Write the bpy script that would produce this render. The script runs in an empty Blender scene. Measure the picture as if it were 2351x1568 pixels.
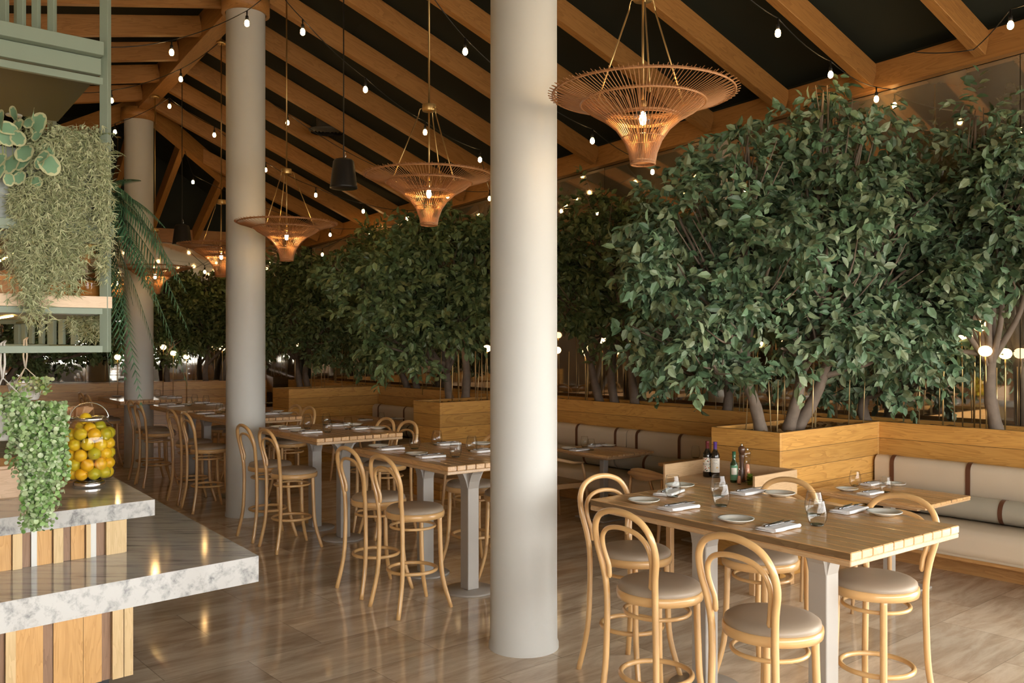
import bpy, math, random
import numpy as np
from mathutils import Vector, Matrix
R = math.radians
PI = math.pi
C = bpy.context.scene.collection
random.seed(7)
# ------------------------------------------------------------------ camera, world, light, exposure
EYE, FOC, CX, CY = 1.95, 2050.0, 1175.5, 784.0
cam = bpy.data.cameras.new('camera')
cam.sensor_width = 36.0
cam.lens = FOC / 2351.0 * 36.0
cam.clip_end = 200
camo = bpy.data.objects.new('camera', cam)
camo.location = (0, 0, EYE)
camo.rotation_euler = (R(90), 0, 0)
C.objects.link(camo)
sc = bpy.context.scene
sc.camera = camo
vs = sc.view_settings
vs.view_transform = 'Standard'
vs.look = 'None'
vs.gamma = 1
vs.use_curve_mapping = False
vs.exposure = 0.7
cy = sc.cycles
cy.max_bounces = 7
cy.diffuse_bounces = 3
cy.glossy_bounces = 4
cy.transmission_bounces = 4
cy.transparent_max_bounces = 16
cy.caustics_reflective = False
cy.caustics_refractive = False
cy.use_denoising = True
cy.sample_clamp_indirect = 4.0
cy.blur_glossy = 0.5
world = bpy.data.worlds.new('sky')
world.use_nodes = True
sc.world = world
bg = world.node_tree.nodes['Background']
bg.inputs[0].default_value = (1.0, 0.99, 0.955, 1)
bg.inputs[1].default_value = 8.0
A_WALL = R(40.35)                    # direction of the mirrored planter wall; frame (n, t): n into the wall, t along it
CW, SW = math.cos(A_WALL), math.sin(A_WALL)


def W(t, n):
    return (n * CW - t * SW, n * SW + t * CW)


def portal(name, loc, rot, sx, sy):
    l = bpy.data.lights.new(name, 'AREA')
    l.shape = 'RECTANGLE'
    l.size, l.size_y = sx, sy
    l.cycles.is_portal = True
    o = bpy.data.objects.new(name, l)
    o.location = loc
    o.rotation_euler = rot
    C.objects.link(o)


p_ = W(-3.4, 1.0)
portal('daylight_portal', (p_[0], p_[1], 1.6), (R(90), 0, A_WALL + PI), 15, 3.1)
p_ = W(-1.3, 8.5)
portal('daylight_portal', (p_[0], p_[1], 1.6), (R(90), 0, A_WALL - PI / 2), 4.2, 3.1)


def G(px, py, h):                    # ground point under a pixel at real height h
    d = FOC * (EYE - h) / (py - CY)
    return Vector(((px - CX) / FOC * d, d, h))


def D(px, py, d):                    # point seen at a pixel at distance d
    return Vector(((px - CX) / FOC * d, d, EYE - (py - CY) / FOC * d))


# ------------------------------------------------------------------ mesh collector
class MB:
    def __init__(s):
        s.v, s.f, s.m, s.sm = [], [], [], []

    def add(s, vs_, fs, mi=0, smooth=False):
        b = len(s.v)
        s.v += [tuple(p) for p in vs_]
        for f in fs:
            s.f.append(tuple(i + b for i in f))
            s.m.append(mi)
            s.sm.append(smooth)
        return s

    def box(s, c, d, mi=0, rz=0, bev=0, M=None):
        x, y, z = d[0] / 2, d[1] / 2, d[2] / 2
        if bev:
            b = min(bev, x * .9, y * .9, z * .9)
            pts, faces = [], []
            for zz, o in ((-z, b), (-z + b, 0), (z - b, 0), (z, b)):
                X, Y = x - o, y - o
                k = b if o == 0 else 0.5 * b
                pts += [(-X + k, -Y, zz), (X - k, -Y, zz), (X, -Y + k, zz), (X, Y - k, zz), (X - k, Y, zz), (-X + k, Y, zz), (-X, Y - k, zz), (-X, -Y + k, zz)]
            for r in range(3):
                for i in range(8):
                    j = (i + 1) % 8
                    faces.append((r * 8 + i, r * 8 + j, r * 8 + 8 + j, r * 8 + 8 + i))
            faces.append(tuple(range(7, -1, -1)))
            faces.append(tuple(range(24, 32)))
        else:
            pts = [(a, b, c_) for c_ in (-z, z) for a, b in ((-x, -y), (x, -y), (x, y), (-x, y))]
            faces = [(3, 2, 1, 0), (4, 5, 6, 7), (0, 1, 5, 4), (1, 2, 6, 5), (2, 3, 7, 6), (3, 0, 4, 7)]
        T = M if M is not None else Matrix.Translation(c) @ Matrix.Rotation(rz, 4, 'Z')
        s.add([T @ Vector(p) for p in pts], faces, mi)
        return s

    def bar(s, p, q, w, h, mi=0, up=(0, 0, 1), bev=0):     # box from p to q, section w x h
        p, q = Vector(p), Vector(q)
        x = (q - p)
        L = x.length
        x.normalize()
        u = Vector(up)
        y = u.cross(x)
        if y.length < 1e-5:
            y = Vector((0, 1, 0)).cross(x)
        y.normalize()
        z = x.cross(y)
        M = Matrix(((x.x, y.x, z.x, 0), (x.y, y.y, z.y, 0), (x.z, y.z, z.z, 0), (0, 0, 0, 1)))
        M = Matrix.Translation((p + q) / 2) @ M
        return s.box((0, 0, 0), (L, w, h), mi, bev=bev, M=M)

    def tube(s, pts, r, seg=8, closed=False, mi=0, cap=True, flat=1.0):
        P = [Vector(p) for p in pts]
        n = len(P)
        rs = r if isinstance(r, (list, tuple)) else [r] * n
        b = len(s.v)
        ref = None
        for i in range(n):
            if closed:
                t = P[(i + 1) % n] - P[i - 1]
            else:
                t = P[min(i + 1, n - 1)] - P[max(i - 1, 0)]
            t.normalize()
            if ref is None:
                ref = Vector((0, 0, 1)) if abs(t.z) < .9 else Vector((1, 0, 0))
            a = ref - t * ref.dot(t)
            if a.length < 1e-4:
                a = t.orthogonal()
            a.normalize()
            ref = a
            c = t.cross(a)
            for k in range(seg):
                an = 2 * PI * k / seg
                s.v.append(tuple(P[i] + a * (math.cos(an) * rs[i]) + c * (math.sin(an) * rs[i] * flat)))
        m = n if closed else n - 1
        for i in range(m):
            j = (i + 1) % n
            for k in range(seg):
                l = (k + 1) % seg
                s.f.append((b + i * seg + k, b + i * seg + l, b + j * seg + l, b + j * seg + k))
                s.m.append(mi)
                s.sm.append(True)
        if cap and not closed:
            s.f.append(tuple(b + k for k in reversed(range(seg))))
            s.f.append(tuple(b + (n - 1) * seg + k for k in range(seg)))
            s.m += [mi, mi]
            s.sm += [False, False]
        return s

    def lathe(s, prof, seg=24, c=(0, 0, 0), mi=0, smooth=True, sx=1, sy=1):
        b = len(s.v)
        n = len(prof)
        for r, z in prof:
            for k in range(seg):
                a = 2 * PI * k / seg
                s.v.append((c[0] + r * math.cos(a) * sx, c[1] + r * math.sin(a) * sy, c[2] + z))
        for i in range(n - 1):
            for k in range(seg):
                l = (k + 1) % seg
                s.f.append((b + i * seg + k, b + i * seg + l, b + (i + 1) * seg + l, b + (i + 1) * seg + k))
                s.m.append(mi)
                s.sm.append(smooth)
        return s

    def prism(s, poly, z0, z1, mi=0):
        n = len(poly)
        vs_ = [(x, y, z0) for x, y in poly] + [(x, y, z1) for x, y in poly]
        fs = [tuple(reversed(range(n))), tuple(range(n, 2 * n))] + [(i, (i + 1) % n, n + (i + 1) % n, n + i) for i in range(n)]
        return s.add(vs_, fs, mi)

    def extrude_x(s, prof, x0, x1, mi=0, smooth=True, caps=True):   # profile in (y,z) swept along x
        n = len(prof)
        vs_ = [(x0, y, z) for y, z in prof] + [(x1, y, z) for y, z in prof]
        s.add(vs_, [(i, (i + 1) % n, n + (i + 1) % n, n + i) for i in range(n)], mi, smooth)
        if caps:
            s.add(vs_, [tuple(reversed(range(n))), tuple(range(n, 2 * n))], mi)
        return s


def link(name, me, mats, parent=None, loc=(0, 0, 0), rz=0, label=None, cat=None, group=None, kind=None):
    o = bpy.data.objects.new(name, me)
    C.objects.link(o)
    for m in mats:
        me.materials.append(m)
    o.location = loc
    o.rotation_euler = (0, 0, rz)
    if parent is not None:
        o.parent = parent
    tag(o, label, cat, group, kind)
    return o


def tag(o, label=None, cat=None, group=None, kind=None):
    if label:
        o['label'] = label
    if cat:
        o['category'] = cat
    if group:
        o['group'] = group
    if kind:
        o['kind'] = kind
    return o


def obj(name, mb, mat, parent=None, loc=(0, 0, 0), rz=0, **kw):
    me = bpy.data.meshes.new(name)
    me.from_pydata(mb.v, [], mb.f)
    me.polygons.foreach_set('material_index', mb.m)
    me.polygons.foreach_set('use_smooth', mb.sm)
    me.update()
    return link(name, me, mat if isinstance(mat, (list, tuple)) else [mat], parent, loc, rz, **kw)


def thing(name, label, cat, loc=(0, 0, 0), rz=0, group=None):
    o = bpy.data.objects.new(name, None)
    C.objects.link(o)
    o.location = loc
    o.rotation_euler = (0, 0, rz)
    o.empty_display_size = .1
    return tag(o, label, cat, group)


def dup(root, loc, rz, label=None, group=None):
    r = root.copy()
    C.objects.link(r)
    r.location = loc
    r.rotation_euler = (0, 0, rz)
    if label:
        r['label'] = label
    if group:
        r['group'] = group
    for ch in list(root.children):
        c = ch.copy()
        C.objects.link(c)
        c.parent = r
        for g in list(ch.children):
            d = g.copy()
            C.objects.link(d)
            d.parent = c
    return r


def scatter(name, tv, tf, Ms, mats, parent=None, mis=None, smooth=False, extra=None, **kw):
    """one mesh made of many transformed copies of a small template; Ms: (N,3,4)"""
    Ms = np.asarray(Ms, dtype=np.float64)
    tv = np.asarray(tv, dtype=np.float64)
    N, k = len(Ms), len(tv)
    V = np.einsum('nij,kj->nki', Ms[:, :, :3], tv) + Ms[:, None, :, 3]
    V = V.reshape(-1, 3)
    lens = np.array([len(f) for f in tf])
    idx = np.concatenate([np.array(f) for f in tf])
    L = (idx[None, :] + (np.arange(N) * k)[:, None]).ravel()
    tot = np.tile(lens, N)
    starts = np.concatenate([[0], np.cumsum(tot)[:-1]])
    me = bpy.data.meshes.new(name)
    me.vertices.add(len(V))
    me.vertices.foreach_set('co', V.ravel())
    me.loops.add(len(L))
    me.loops.foreach_set('vertex_index', L.astype(np.int32))
    me.polygons.add(len(tot))
    me.polygons.foreach_set('loop_start', starts.astype(np.int32))
    me.polygons.foreach_set('loop_total', tot.astype(np.int32))
    if mis is not None:
        me.polygons.foreach_set('material_index', np.tile(np.array(mis, dtype=np.int32), N))
    me.polygons.foreach_set('use_smooth', np.full(len(tot), smooth))
    me.update(calc_edges=True)
    me.validate()
    return link(name, me, mats, parent, **kw)


# ------------------------------------------------------------------ materials
def newmat(name):
    m = bpy.data.materials.new(name)
    m.use_nodes = True
    nt = m.node_tree
    return m, nt, nt.nodes['Principled BSDF']


def setp(b, **k):
    for n, v in k.items():
        b.inputs[n.replace('_', ' ')].default_value = v


def plain(name, col, rough=.5, metal=0, noise=0, nscale=8, bump=0, coat=0, sheen=0):
    m, nt, b = newmat(name)
    setp(b, Roughness=rough, Metallic=metal)
    b.inputs['Base Color'].default_value = (*col, 1)
    b.inputs['Coat Weight'].default_value = coat
    b.inputs['Coat Roughness'].default_value = .12
    if sheen:
        b.inputs['Sheen Weight'].default_value = sheen
    if noise or bump:
        tc = nt.nodes.new('ShaderNodeTexCoord')
        no = nt.nodes.new('ShaderNodeTexNoise')
        no.inputs['Scale'].default_value = nscale
        no.inputs['Detail'].default_value = 5
        nt.links.new(tc.outputs['Object'], no.inputs['Vector'])
        if noise:
            mx = nt.nodes.new('ShaderNodeMix')
            mx.data_type = 'RGBA'
            mx.inputs[6].default_value = (*[c * (1 - noise) for c in col], 1)
            mx.inputs[7].default_value = (*[min(1, c * (1 + noise)) for c in col], 1)
            nt.links.new(no.outputs[0], mx.inputs[0])
            nt.links.new(mx.outputs[2], b.inputs['Base Color'])
        if bump:
            bp = nt.nodes.new('ShaderNodeBump')
            bp.inputs['Strength'].default_value = bump
            bp.inputs['Distance'].default_value = .01
            nt.links.new(no.outputs[0], bp.inputs['Height'])
            nt.links.new(bp.outputs[0], b.inputs['Normal'])
    return m


def math_node(nt, op, a, b=None, c=None):
    n = nt.nodes.new('ShaderNodeMath')
    n.operation = op
    for i, v in enumerate((a, b, c)):
        if v is None:
            continue
        if isinstance(v, (int, float)):
            n.inputs[i].default_value = v
        else:
            nt.links.new(v, n.inputs[i])
    return n.outputs[0]


def wood(name, cd, cl, along='x', plank=0, paxis='z', gap=.012, rough=.4, coat=0, var=.3, gs=1.0, cols=None, poff=0.0, rnd=True):
    """grain runs along x, y, z or along x+y ('h'); optional planks across paxis"""
    m, nt, b = newmat(name)
    tc = nt.nodes.new('ShaderNodeTexCoord')
    sp = nt.nodes.new('ShaderNodeSeparateXYZ')
    nt.links.new(tc.outputs['Object'], sp.inputs[0])
    X, Y, Z = sp.outputs
    if along == 'h':
        al = math_node(nt, 'ADD', X, Y)
        a1, a2 = Z, 0.0
    elif along == 'x':
        al, a1, a2 = X, Y, Z
    elif along == 'y':
        al, a1, a2 = Y, X, Z
    else:
        al, a1, a2 = Z, X, Y
    pa = {'x': X, 'y': Y, 'z': Z, 'h': math_node(nt, 'ADD', X, Y)}[paxis]
    if rnd:
        oi = nt.nodes.new('ShaderNodeObjectInfo')
        rn = math_node(nt, 'MULTIPLY', oi.outputs['Random'], 13.7)
        al = math_node(nt, 'ADD', al, rn)
    cell = None
    if plank:
        q = math_node(nt, 'ADD', math_node(nt, 'DIVIDE', pa, plank), poff + 100)
        fl = math_node(nt, 'FLOOR', q)
        fr = math_node(nt, 'FRACT', q)
        wn = nt.nodes.new('ShaderNodeTexWhiteNoise')
        wn.noise_dimensions = '1D'
        nt.links.new(fl, wn.inputs['W'])
        cell = wn.outputs['Value']
        al = math_node(nt, 'MULTIPLY_ADD', cell, 7.3, al)
        e = math_node(nt, 'SUBTRACT', .5, math_node(nt, 'ABSOLUTE', math_node(nt, 'SUBTRACT', fr, .5)))
        edge = math_node(nt, 'GREATER_THAN', e, gap / plank / 2)
    cb = nt.nodes.new('ShaderNodeCombineXYZ')
    nt.links.new(math_node(nt, 'MULTIPLY', al, .8 * gs), cb.inputs[0])
    nt.links.new(math_node(nt, 'MULTIPLY', a1, 7 * gs), cb.inputs[1])
    nt.links.new(math_node(nt, 'MULTIPLY', a2, 7 * gs), cb.inputs[2])
    n1 = nt.nodes.new('ShaderNodeTexNoise')
    n1.inputs['Scale'].default_value = 1.3
    n1.inputs['Detail'].default_value = 3
    n1.inputs['Distortion'].default_value = 1.2
    nt.links.new(cb.outputs[0], n1.inputs['Vector'])
    w = nt.nodes.new('ShaderNodeMath')
    w.operation = 'FRACT'
    nt.links.new(math_node(nt, 'MULTIPLY', n1.outputs[0], 7.0), w.inputs[0])
    rings = math_node(nt, 'POWER', w.outputs[0], 2.2)
    n2 = nt.nodes.new('ShaderNodeTexNoise')
    n2.inputs['Scale'].default_value = 9
    n2.inputs['Detail'].default_value = 6
    cb2 = nt.nodes.new('ShaderNodeCombineXYZ')
    nt.links.new(math_node(nt, 'MULTIPLY', al, .5 * gs), cb2.inputs[0])
    nt.links.new(math_node(nt, 'MULTIPLY', a1, 16 * gs), cb2.inputs[1])
    nt.links.new(math_node(nt, 'MULTIPLY', a2, 16 * gs), cb2.inputs[2])
    nt.links.new(cb2.outputs[0], n2.inputs['Vector'])
    f = math_node(nt, 'ADD', math_node(nt, 'MULTIPLY', rings, .48), math_node(nt, 'MULTIPLY', n2.outputs[0], .62))
    mx = nt.nodes.new('ShaderNodeMix')
    mx.data_type = 'RGBA'
    mx.inputs[6].default_value = (*cl, 1)
    mx.inputs[7].default_value = (*cd, 1)
    nt.links.new(f, mx.inputs[0])
    col = mx.outputs[2]
    if plank:
        if cols:                      # each plank takes one of the listed tints
            cr = nt.nodes.new('ShaderNodeValToRGB')
            cr.color_ramp.interpolation = 'CONSTANT'
            els = cr.color_ramp.elements
            while len(els) < len(cols):
                els.new(.5)
            for i, cc in enumerate(cols):
                els[i].position = i / len(cols)
                els[i].color = (*cc, 1)
            nt.links.new(cell, cr.inputs[0])
            m2 = nt.nodes.new('ShaderNodeMix')
            m2.data_type = 'RGBA'
            m2.blend_type = 'MULTIPLY'
            m2.inputs[0].default_value = 1
            nt.links.new(col, m2.inputs[6])
            nt.links.new(cr.outputs[0], m2.inputs[7])
            col = m2.outputs[2]
        hs = nt.nodes.new('ShaderNodeHueSaturation')
        nt.links.new(math_node(nt, 'MULTIPLY', math_node(nt, 'MULTIPLY_ADD', cell, var, 1 - var / 2), math_node(nt, 'MULTIPLY_ADD', edge, .72, .28)), hs.inputs['Value'])
        nt.links.new(col, hs.inputs['Color'])
        col = hs.outputs[0]
    nt.links.new(col, b.inputs['Base Color'])
    setp(b, Roughness=rough)
    b.inputs['Coat Weight'].default_value = coat
    b.inputs['Coat Roughness'].default_value = .08
    bp = nt.nodes.new('ShaderNodeBump')
    bp.inputs['Strength'].default_value = .12
    bp.inputs['Distance'].default_value = .004
    nt.links.new(n2.outputs[0], bp.inputs['Height'])
    nt.links.new(bp.outputs[0], b.inputs['Normal'])
    return m


def emit(name, col, s):
    m, nt, b = newmat(name)
    b.inputs['Base Color'].default_value = (*col, 1)
    b.inputs['Emission Color'].default_value = (*col, 1)
    b.inputs['Emission Strength'].default_value = s
    return m


def thin_glass(name, tint=(.97, .98, .97), k=1.0):
    m = bpy.data.materials.new(name)
    m.use_nodes = True
    nt = m.node_tree
    nt.nodes.clear()
    out = nt.nodes.new('ShaderNodeOutputMaterial')
    tr = nt.nodes.new('ShaderNodeBsdfTransparent')
    tr.inputs[0].default_value = (*tint, 1)
    gl = nt.nodes.new('ShaderNodeBsdfGlossy')
    gl.inputs['Roughness'].default_value = .02
    lw = nt.nodes.new('ShaderNodeLayerWeight')
    lw.inputs[0].default_value = .5
    mx = nt.nodes.new('ShaderNodeMixShader')
    nt.links.new(math_node(nt, 'MULTIPLY_ADD', math_node(nt, 'POWER', lw.outputs['Facing'], 2.2), .32 * k, .04 * k), mx.inputs[0])
    ec = nt.nodes.new('ShaderNodeMix')      # longer path through the wall near the outline
    ec.data_type = 'RGBA'
    ec.inputs[6].default_value = (*tint, 1)
    ec.inputs[7].default_value = (*[c * .45 for c in tint], 1)
    nt.links.new(math_node(nt, 'POWER', lw.outputs['Facing'], 3.2), ec.inputs[0])
    nt.links.new(ec.outputs[2], tr.inputs[0])
    nt.links.new(tr.outputs[0], mx.inputs[1])
    nt.links.new(gl.outputs[0], mx.inputs[2])
    nt.links.new(mx.outputs[0], out.inputs[0])
    return m


def leaf_mat(name, cols, rough=.45, trans=.0):
    m, nt, b = newmat(name)
    ge = nt.nodes.new('ShaderNodeNewGeometry')
    cr = nt.nodes.new('ShaderNodeValToRGB')
    els = cr.color_ramp.elements
    while len(els) < len(cols):
        els.new(.5)
    for i, c in enumerate(cols):
        els[i].position = i / (len(cols) - 1)
        els[i].color = (*c, 1)
    nt.links.new(ge.outputs['Random Per Island'], cr.inputs[0])
    nt.links.new(cr.outputs[0], b.inputs['Base Color'])
    setp(b, Roughness=rough)
    return m


MT = {}
MT['rafter'] = wood('rafter_wood', (.27, .115, .030), (.48, .235, .070), 'x', rough=.45, gs=1.1)
MT['planter'] = wood('planter_wood', (.44, .20, .040), (.76, .42, .115), 'h', plank=.155, paxis='z', gap=.005, rough=.38, coat=.15, var=.3, poff=.25)
MT['planter_in'] = wood('planter_inner_wood', (.42, .20, .06), (.66, .37, .14), 'h', rough=.5)
MT['table'] = wood('table_wood', (.46, .245, .095), (.80, .50, .23), 'x', plank=.0859, paxis='y', gap=.004, rough=.32, coat=.35, var=.2, gs=1.4, poff=.5)
MT['table_edge'] = wood('table_edge_wood', (.44, .27, .13), (.66, .45, .25), 'x', rough=.35, coat=.4, gs=1.6)
MT['low_table'] = wood('low_table_wood', (.36, .19, .085), (.56, .34, .17), 'x', plank=.075, paxis='y', gap=.003, rough=.35, coat=.4, var=.2, gs=1.4)
MT['bent'] = plain('bentwood_beech', (.72, .44, .185), .3, noise=.12, nscale=5, coat=.5)
MT['oak'] = wood('oak_veneer', (.52, .33, .17), (.70, .49, .28), 'h', rough=.45, gs=2)
MT['chairwood'] = plain('armchair_oak', (.60, .37, .18), .4, noise=.15, nscale=6, coat=.2)
MT['slat'] = wood('counter_slats', (.60, .42, .24), (.92, .75, .50), 'z', plank=.085, paxis='h', gap=.005, rough=.4, coat=.1, var=.15,
                  cols=[(.95, .62, .27), (1, .66, .30), (1.0, .78, .46), (.46, .28, .17), (.95, .6, .27), (1, .72, .38), (.42, .25, .15)])
MT['shelf_oak'] = wood('pale_shelf_oak', (.66, .47, .30), (.80, .62, .44), 'h', rough=.5, gs=2)
MT['upholstery'] = plain('taupe_leather', (.36, .285, .21), .42, noise=.06, nscale=4)
MT['bench'] = plain('cream_leather', (.64, .53, .395), .5, noise=.05, nscale=3, bump=.05)
MT['bolster'] = plain('grey_leather', (.40, .36, .28), .5, noise=.05, nscale=3)
MT['strap'] = plain('brown_leather_strap', (.12, .045, .022), .4)
MT['column'] = plain('column_plaster', (.61, .605, .565), .55, noise=.03, nscale=3, bump=.08)
MT['steel'] = plain('grey_painted_steel', (.40, .37, .33), .35, noise=.03)
MT['chrome'] = plain('chrome', (.8, .8, .8), .2, metal=1)
MT['cutlery'] = plain('cutlery_steel', (.35, .35, .36), .22, metal=1)
MT['brass'] = plain('brass', (.62, .42, .17), .32, metal=.85)
MT['rod'] = plain('brass_rod', (.70, .50, .24), .35, metal=.6)
MT['green'] = plain('sage_green_paint', (.235, .285, .215), .5, noise=.05, nscale=4)
MT['green_dark'] = plain('dark_green_paint', (.055, .07, .04), .6)
MT['galv'] = plain('grey_zinc', (.42, .46, .45), .5, noise=.12, nscale=4)
MT['deck'] = plain('dark_green_ceiling', (.014, .018, .012), .8, noise=.2, nscale=2)
MT['black'] = plain('black_plastic', (.012, .012, .012), .45)
MT['white'] = plain('white_porcelain', (.74, .74, .68), .18, coat=.5)
MT['linen'] = plain('white_linen', (.84, .84, .84), .8, noise=.03, nscale=40, bump=.15)
MT['glass'] = thin_glass('clear_glass')
MT['glass_edge'] = thin_glass('thick_glass_edge', (.80, .82, .80), 3.0)
MT['rattan'] = plain('rattan', (.44, .205, .08), .45, noise=.15, nscale=20)
MT['bulb'] = emit('warm_bulb', (1, .60, .22), 50)
MT['pbulb'] = emit('pendant_bulb', (1, .60, .22), 190)
MT['globe'] = emit('opal_globe', (1, .68, .34), 2.2)
MT['led'] = emit('led_strip', (1, .52, .12), 30)
MT['bark'] = plain('bark', (.20, .15, .11), .8, noise=.35, nscale=14, bump=.6)
MT['moss'] = plain('dry_moss', (.26, .14, .045), .9, noise=.45, nscale=30, bump=.8)
MT['soil'] = plain('dark_soil', (.05, .03, .02), .9)
MT['paper'] = plain('kraft_paper', (.55, .33, .17), .8, noise=.15, nscale=6, bump=.3)
MT['ceramic'] = plain('white_plastic_pot', (.72, .72, .68), .45)
MT['rope'] = plain('white_cord', (.68, .64, .58), .8)
MT['redwine'] = plain('dark_bottle_glass', (.012, .010, .008), .08, coat=.5)
MT['oilglass'] = plain('green_bottle_glass', (.015, .04, .012), .08, coat=.5)
MT['leaf'] = leaf_mat('ficus_leaf', [(.055, .10, .05), (.11, .20, .10), (.16, .27, .145), (.22, .28, .14), (.27, .33, .20), (.08, .16, .085)], .42)
MT['leaf_far'] = leaf_mat('ficus_leaf_warm', [(.06, .10, .035), (.12, .18, .07), (.17, .24, .095), (.22, .25, .095), (.085, .15, .055)], .45)


def marble(name, c1, c2, rough):
    m, nt, b = newmat(name)
    tc = nt.nodes.new('ShaderNodeTexCoord')
    mp = nt.nodes.new('ShaderNodeMapping')
    mp.inputs['Rotation'].default_value = (R(35), R(20), R(50))
    mp.inputs['Scale'].default_value = (1.6, 13, 9)
    nt.links.new(tc.outputs['Object'], mp.inputs[0])
    n = nt.nodes.new('ShaderNodeTexNoise')
    n.inputs['Scale'].default_value = 1.6
    n.inputs['Detail'].default_value = 9
    n.inputs['Roughness'].default_value = .68
    n.inputs['Distortion'].default_value = .25
    nt.links.new(mp.outputs[0], n.inputs['Vector'])
    cr = nt.nodes.new('ShaderNodeValToRGB')
    e = cr.color_ramp.elements
    e[0].position, e[0].color = .33, (*c1, 1)
    e[1].position, e[1].color = .53, (*c2, 1)
    e.new(.42).color = (*[(a * .45 + b_ * .55) for a, b_ in zip(c1, c2)], 1)
    nt.links.new(n.outputs[0], cr.inputs[0])
    nt.links.new(cr.outputs[0], b.inputs['Base Color'])
    setp(b, Roughness=rough)
    return m


MT['marble'] = marble('grey_veined_marble', (.22, .22, .22), (.57, .565, .54), .09)


def floor_mat():
    m, nt, b = newmat('travertine')
    tc = nt.nodes.new('ShaderNodeTexCoord')
    sp = nt.nodes.new('ShaderNodeSeparateXYZ')
    nt.links.new(tc.outputs['Object'], sp.inputs[0])
    X, Y, Z = sp.outputs
    tx, ty = 1.0, .6
    row = math_node(nt, 'FLOOR', math_node(nt, 'DIVIDE', Y, ty))
    xo = math_node(nt, 'ADD', math_node(nt, 'DIVIDE', X, tx), math_node(nt, 'MULTIPLY', row, .5))
    cb0 = nt.nodes.new('ShaderNodeCombineXYZ')
    nt.links.new(math_node(nt, 'FLOOR', xo), cb0.inputs[0])
    nt.links.new(row, cb0.inputs[1])
    wn = nt.nodes.new('ShaderNodeTexWhiteNoise')
    wn.noise_dimensions = '2D'
    nt.links.new(cb0.outputs[0], wn.inputs['Vector'])
    cell = wn.outputs['Value']
    fx = math_node(nt, 'FRACT', xo)
    fy = math_node(nt, 'FRACT', math_node(nt, 'DIVIDE', Y, ty))
    ex = math_node(nt, 'MULTIPLY', math_node(nt, 'SUBTRACT', .5, math_node(nt, 'ABSOLUTE', math_node(nt, 'SUBTRACT', fx, .5))), tx)
    ey = math_node(nt, 'MULTIPLY', math_node(nt, 'SUBTRACT', .5, math_node(nt, 'ABSOLUTE', math_node(nt, 'SUBTRACT', fy, .5))), ty)
    joint = math_node(nt, 'GREATER_THAN', math_node(nt, 'MINIMUM', ex, ey), .0025)
    cb = nt.nodes.new('ShaderNodeCombineXYZ')
    nt.links.new(math_node(nt, 'MULTIPLY_ADD', cell, 9.0, math_node(nt, 'MULTIPLY', X, .9)), cb.inputs[0])
    nt.links.new(math_node(nt, 'MULTIPLY', Y, 4.5), cb.inputs[1])
    nt.links.new(math_node(nt, 'MULTIPLY', cell, 5.0), cb.inputs[2])
    n = nt.nodes.new('ShaderNodeTexNoise')
    n.inputs['Scale'].default_value = 1.6
    n.inputs['Detail'].default_value = 9
    n.inputs['Roughness'].default_value = .66
    n.inputs['Distortion'].default_value = .5
    nt.links.new(cb.outputs[0], n.inputs['Vector'])
    cr = nt.nodes.new('ShaderNodeValToRGB')
    e = cr.color_ramp.elements
    e[0].position, e[0].color = .26, (.36, .265, .18, 1)
    e[1].position, e[1].color = .62, (.74, .62, .47, 1)
    e.new(.46).color = (.58, .45, .32, 1)
    nt.links.new(n.outputs[0], cr.inputs[0])
    hs = nt.nodes.new('ShaderNodeHueSaturation')
    nt.links.new(math_node(nt, 'MULTIPLY', math_node(nt, 'MULTIPLY_ADD', cell, .28, .86), math_node(nt, 'MULTIPLY_ADD', joint, .4, .6)), hs.inputs['Value'])
    nt.links.new(cr.outputs[0], hs.inputs['Color'])
    nt.links.new(hs.outputs[0], b.inputs['Base Color'])
    setp(b, Roughness=.09)
    b.inputs['Specular IOR Level'].default_value = .7
    return m


MT['floor'] = floor_mat()


def mirror_mat():
    m, nt, b = newmat('antique_mirror')
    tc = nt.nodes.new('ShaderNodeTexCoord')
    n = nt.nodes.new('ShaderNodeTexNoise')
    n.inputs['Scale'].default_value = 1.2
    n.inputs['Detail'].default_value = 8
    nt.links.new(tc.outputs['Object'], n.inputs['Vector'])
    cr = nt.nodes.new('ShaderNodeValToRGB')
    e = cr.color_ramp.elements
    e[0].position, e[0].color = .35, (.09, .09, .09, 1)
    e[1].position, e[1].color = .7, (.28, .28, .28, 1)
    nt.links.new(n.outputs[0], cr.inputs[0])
    b.inputs['Base Color'].default_value = (.74, .70, .62, 1)
    setp(b, Metallic=1)
    b.inputs['Roughness'].default_value = .03
    out = nt.nodes['Material Output']
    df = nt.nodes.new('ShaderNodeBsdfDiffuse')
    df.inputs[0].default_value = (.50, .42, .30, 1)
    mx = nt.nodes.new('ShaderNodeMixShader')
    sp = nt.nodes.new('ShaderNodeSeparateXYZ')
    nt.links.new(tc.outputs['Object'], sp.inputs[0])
    mr = nt.nodes.new('ShaderNodeMapRange')     # dust film, strengthened up the pane to paint in the bulbs' haze
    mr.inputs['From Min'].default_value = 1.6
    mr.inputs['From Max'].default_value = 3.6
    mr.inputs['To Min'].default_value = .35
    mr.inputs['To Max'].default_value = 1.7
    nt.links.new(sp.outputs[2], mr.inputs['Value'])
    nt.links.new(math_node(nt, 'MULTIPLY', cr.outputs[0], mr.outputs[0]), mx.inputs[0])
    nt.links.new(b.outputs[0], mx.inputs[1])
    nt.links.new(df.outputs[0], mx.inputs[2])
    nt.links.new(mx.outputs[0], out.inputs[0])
    return m


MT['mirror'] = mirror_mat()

# ------------------------------------------------------------------ room shell
def struct(name, mb, mat, **kw):
    return obj(name, mb, mat, kind='structure', **kw)


GA, GU = Vector((.07, 5.75)), Vector((-.581, .814))          # line of the columns


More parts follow.
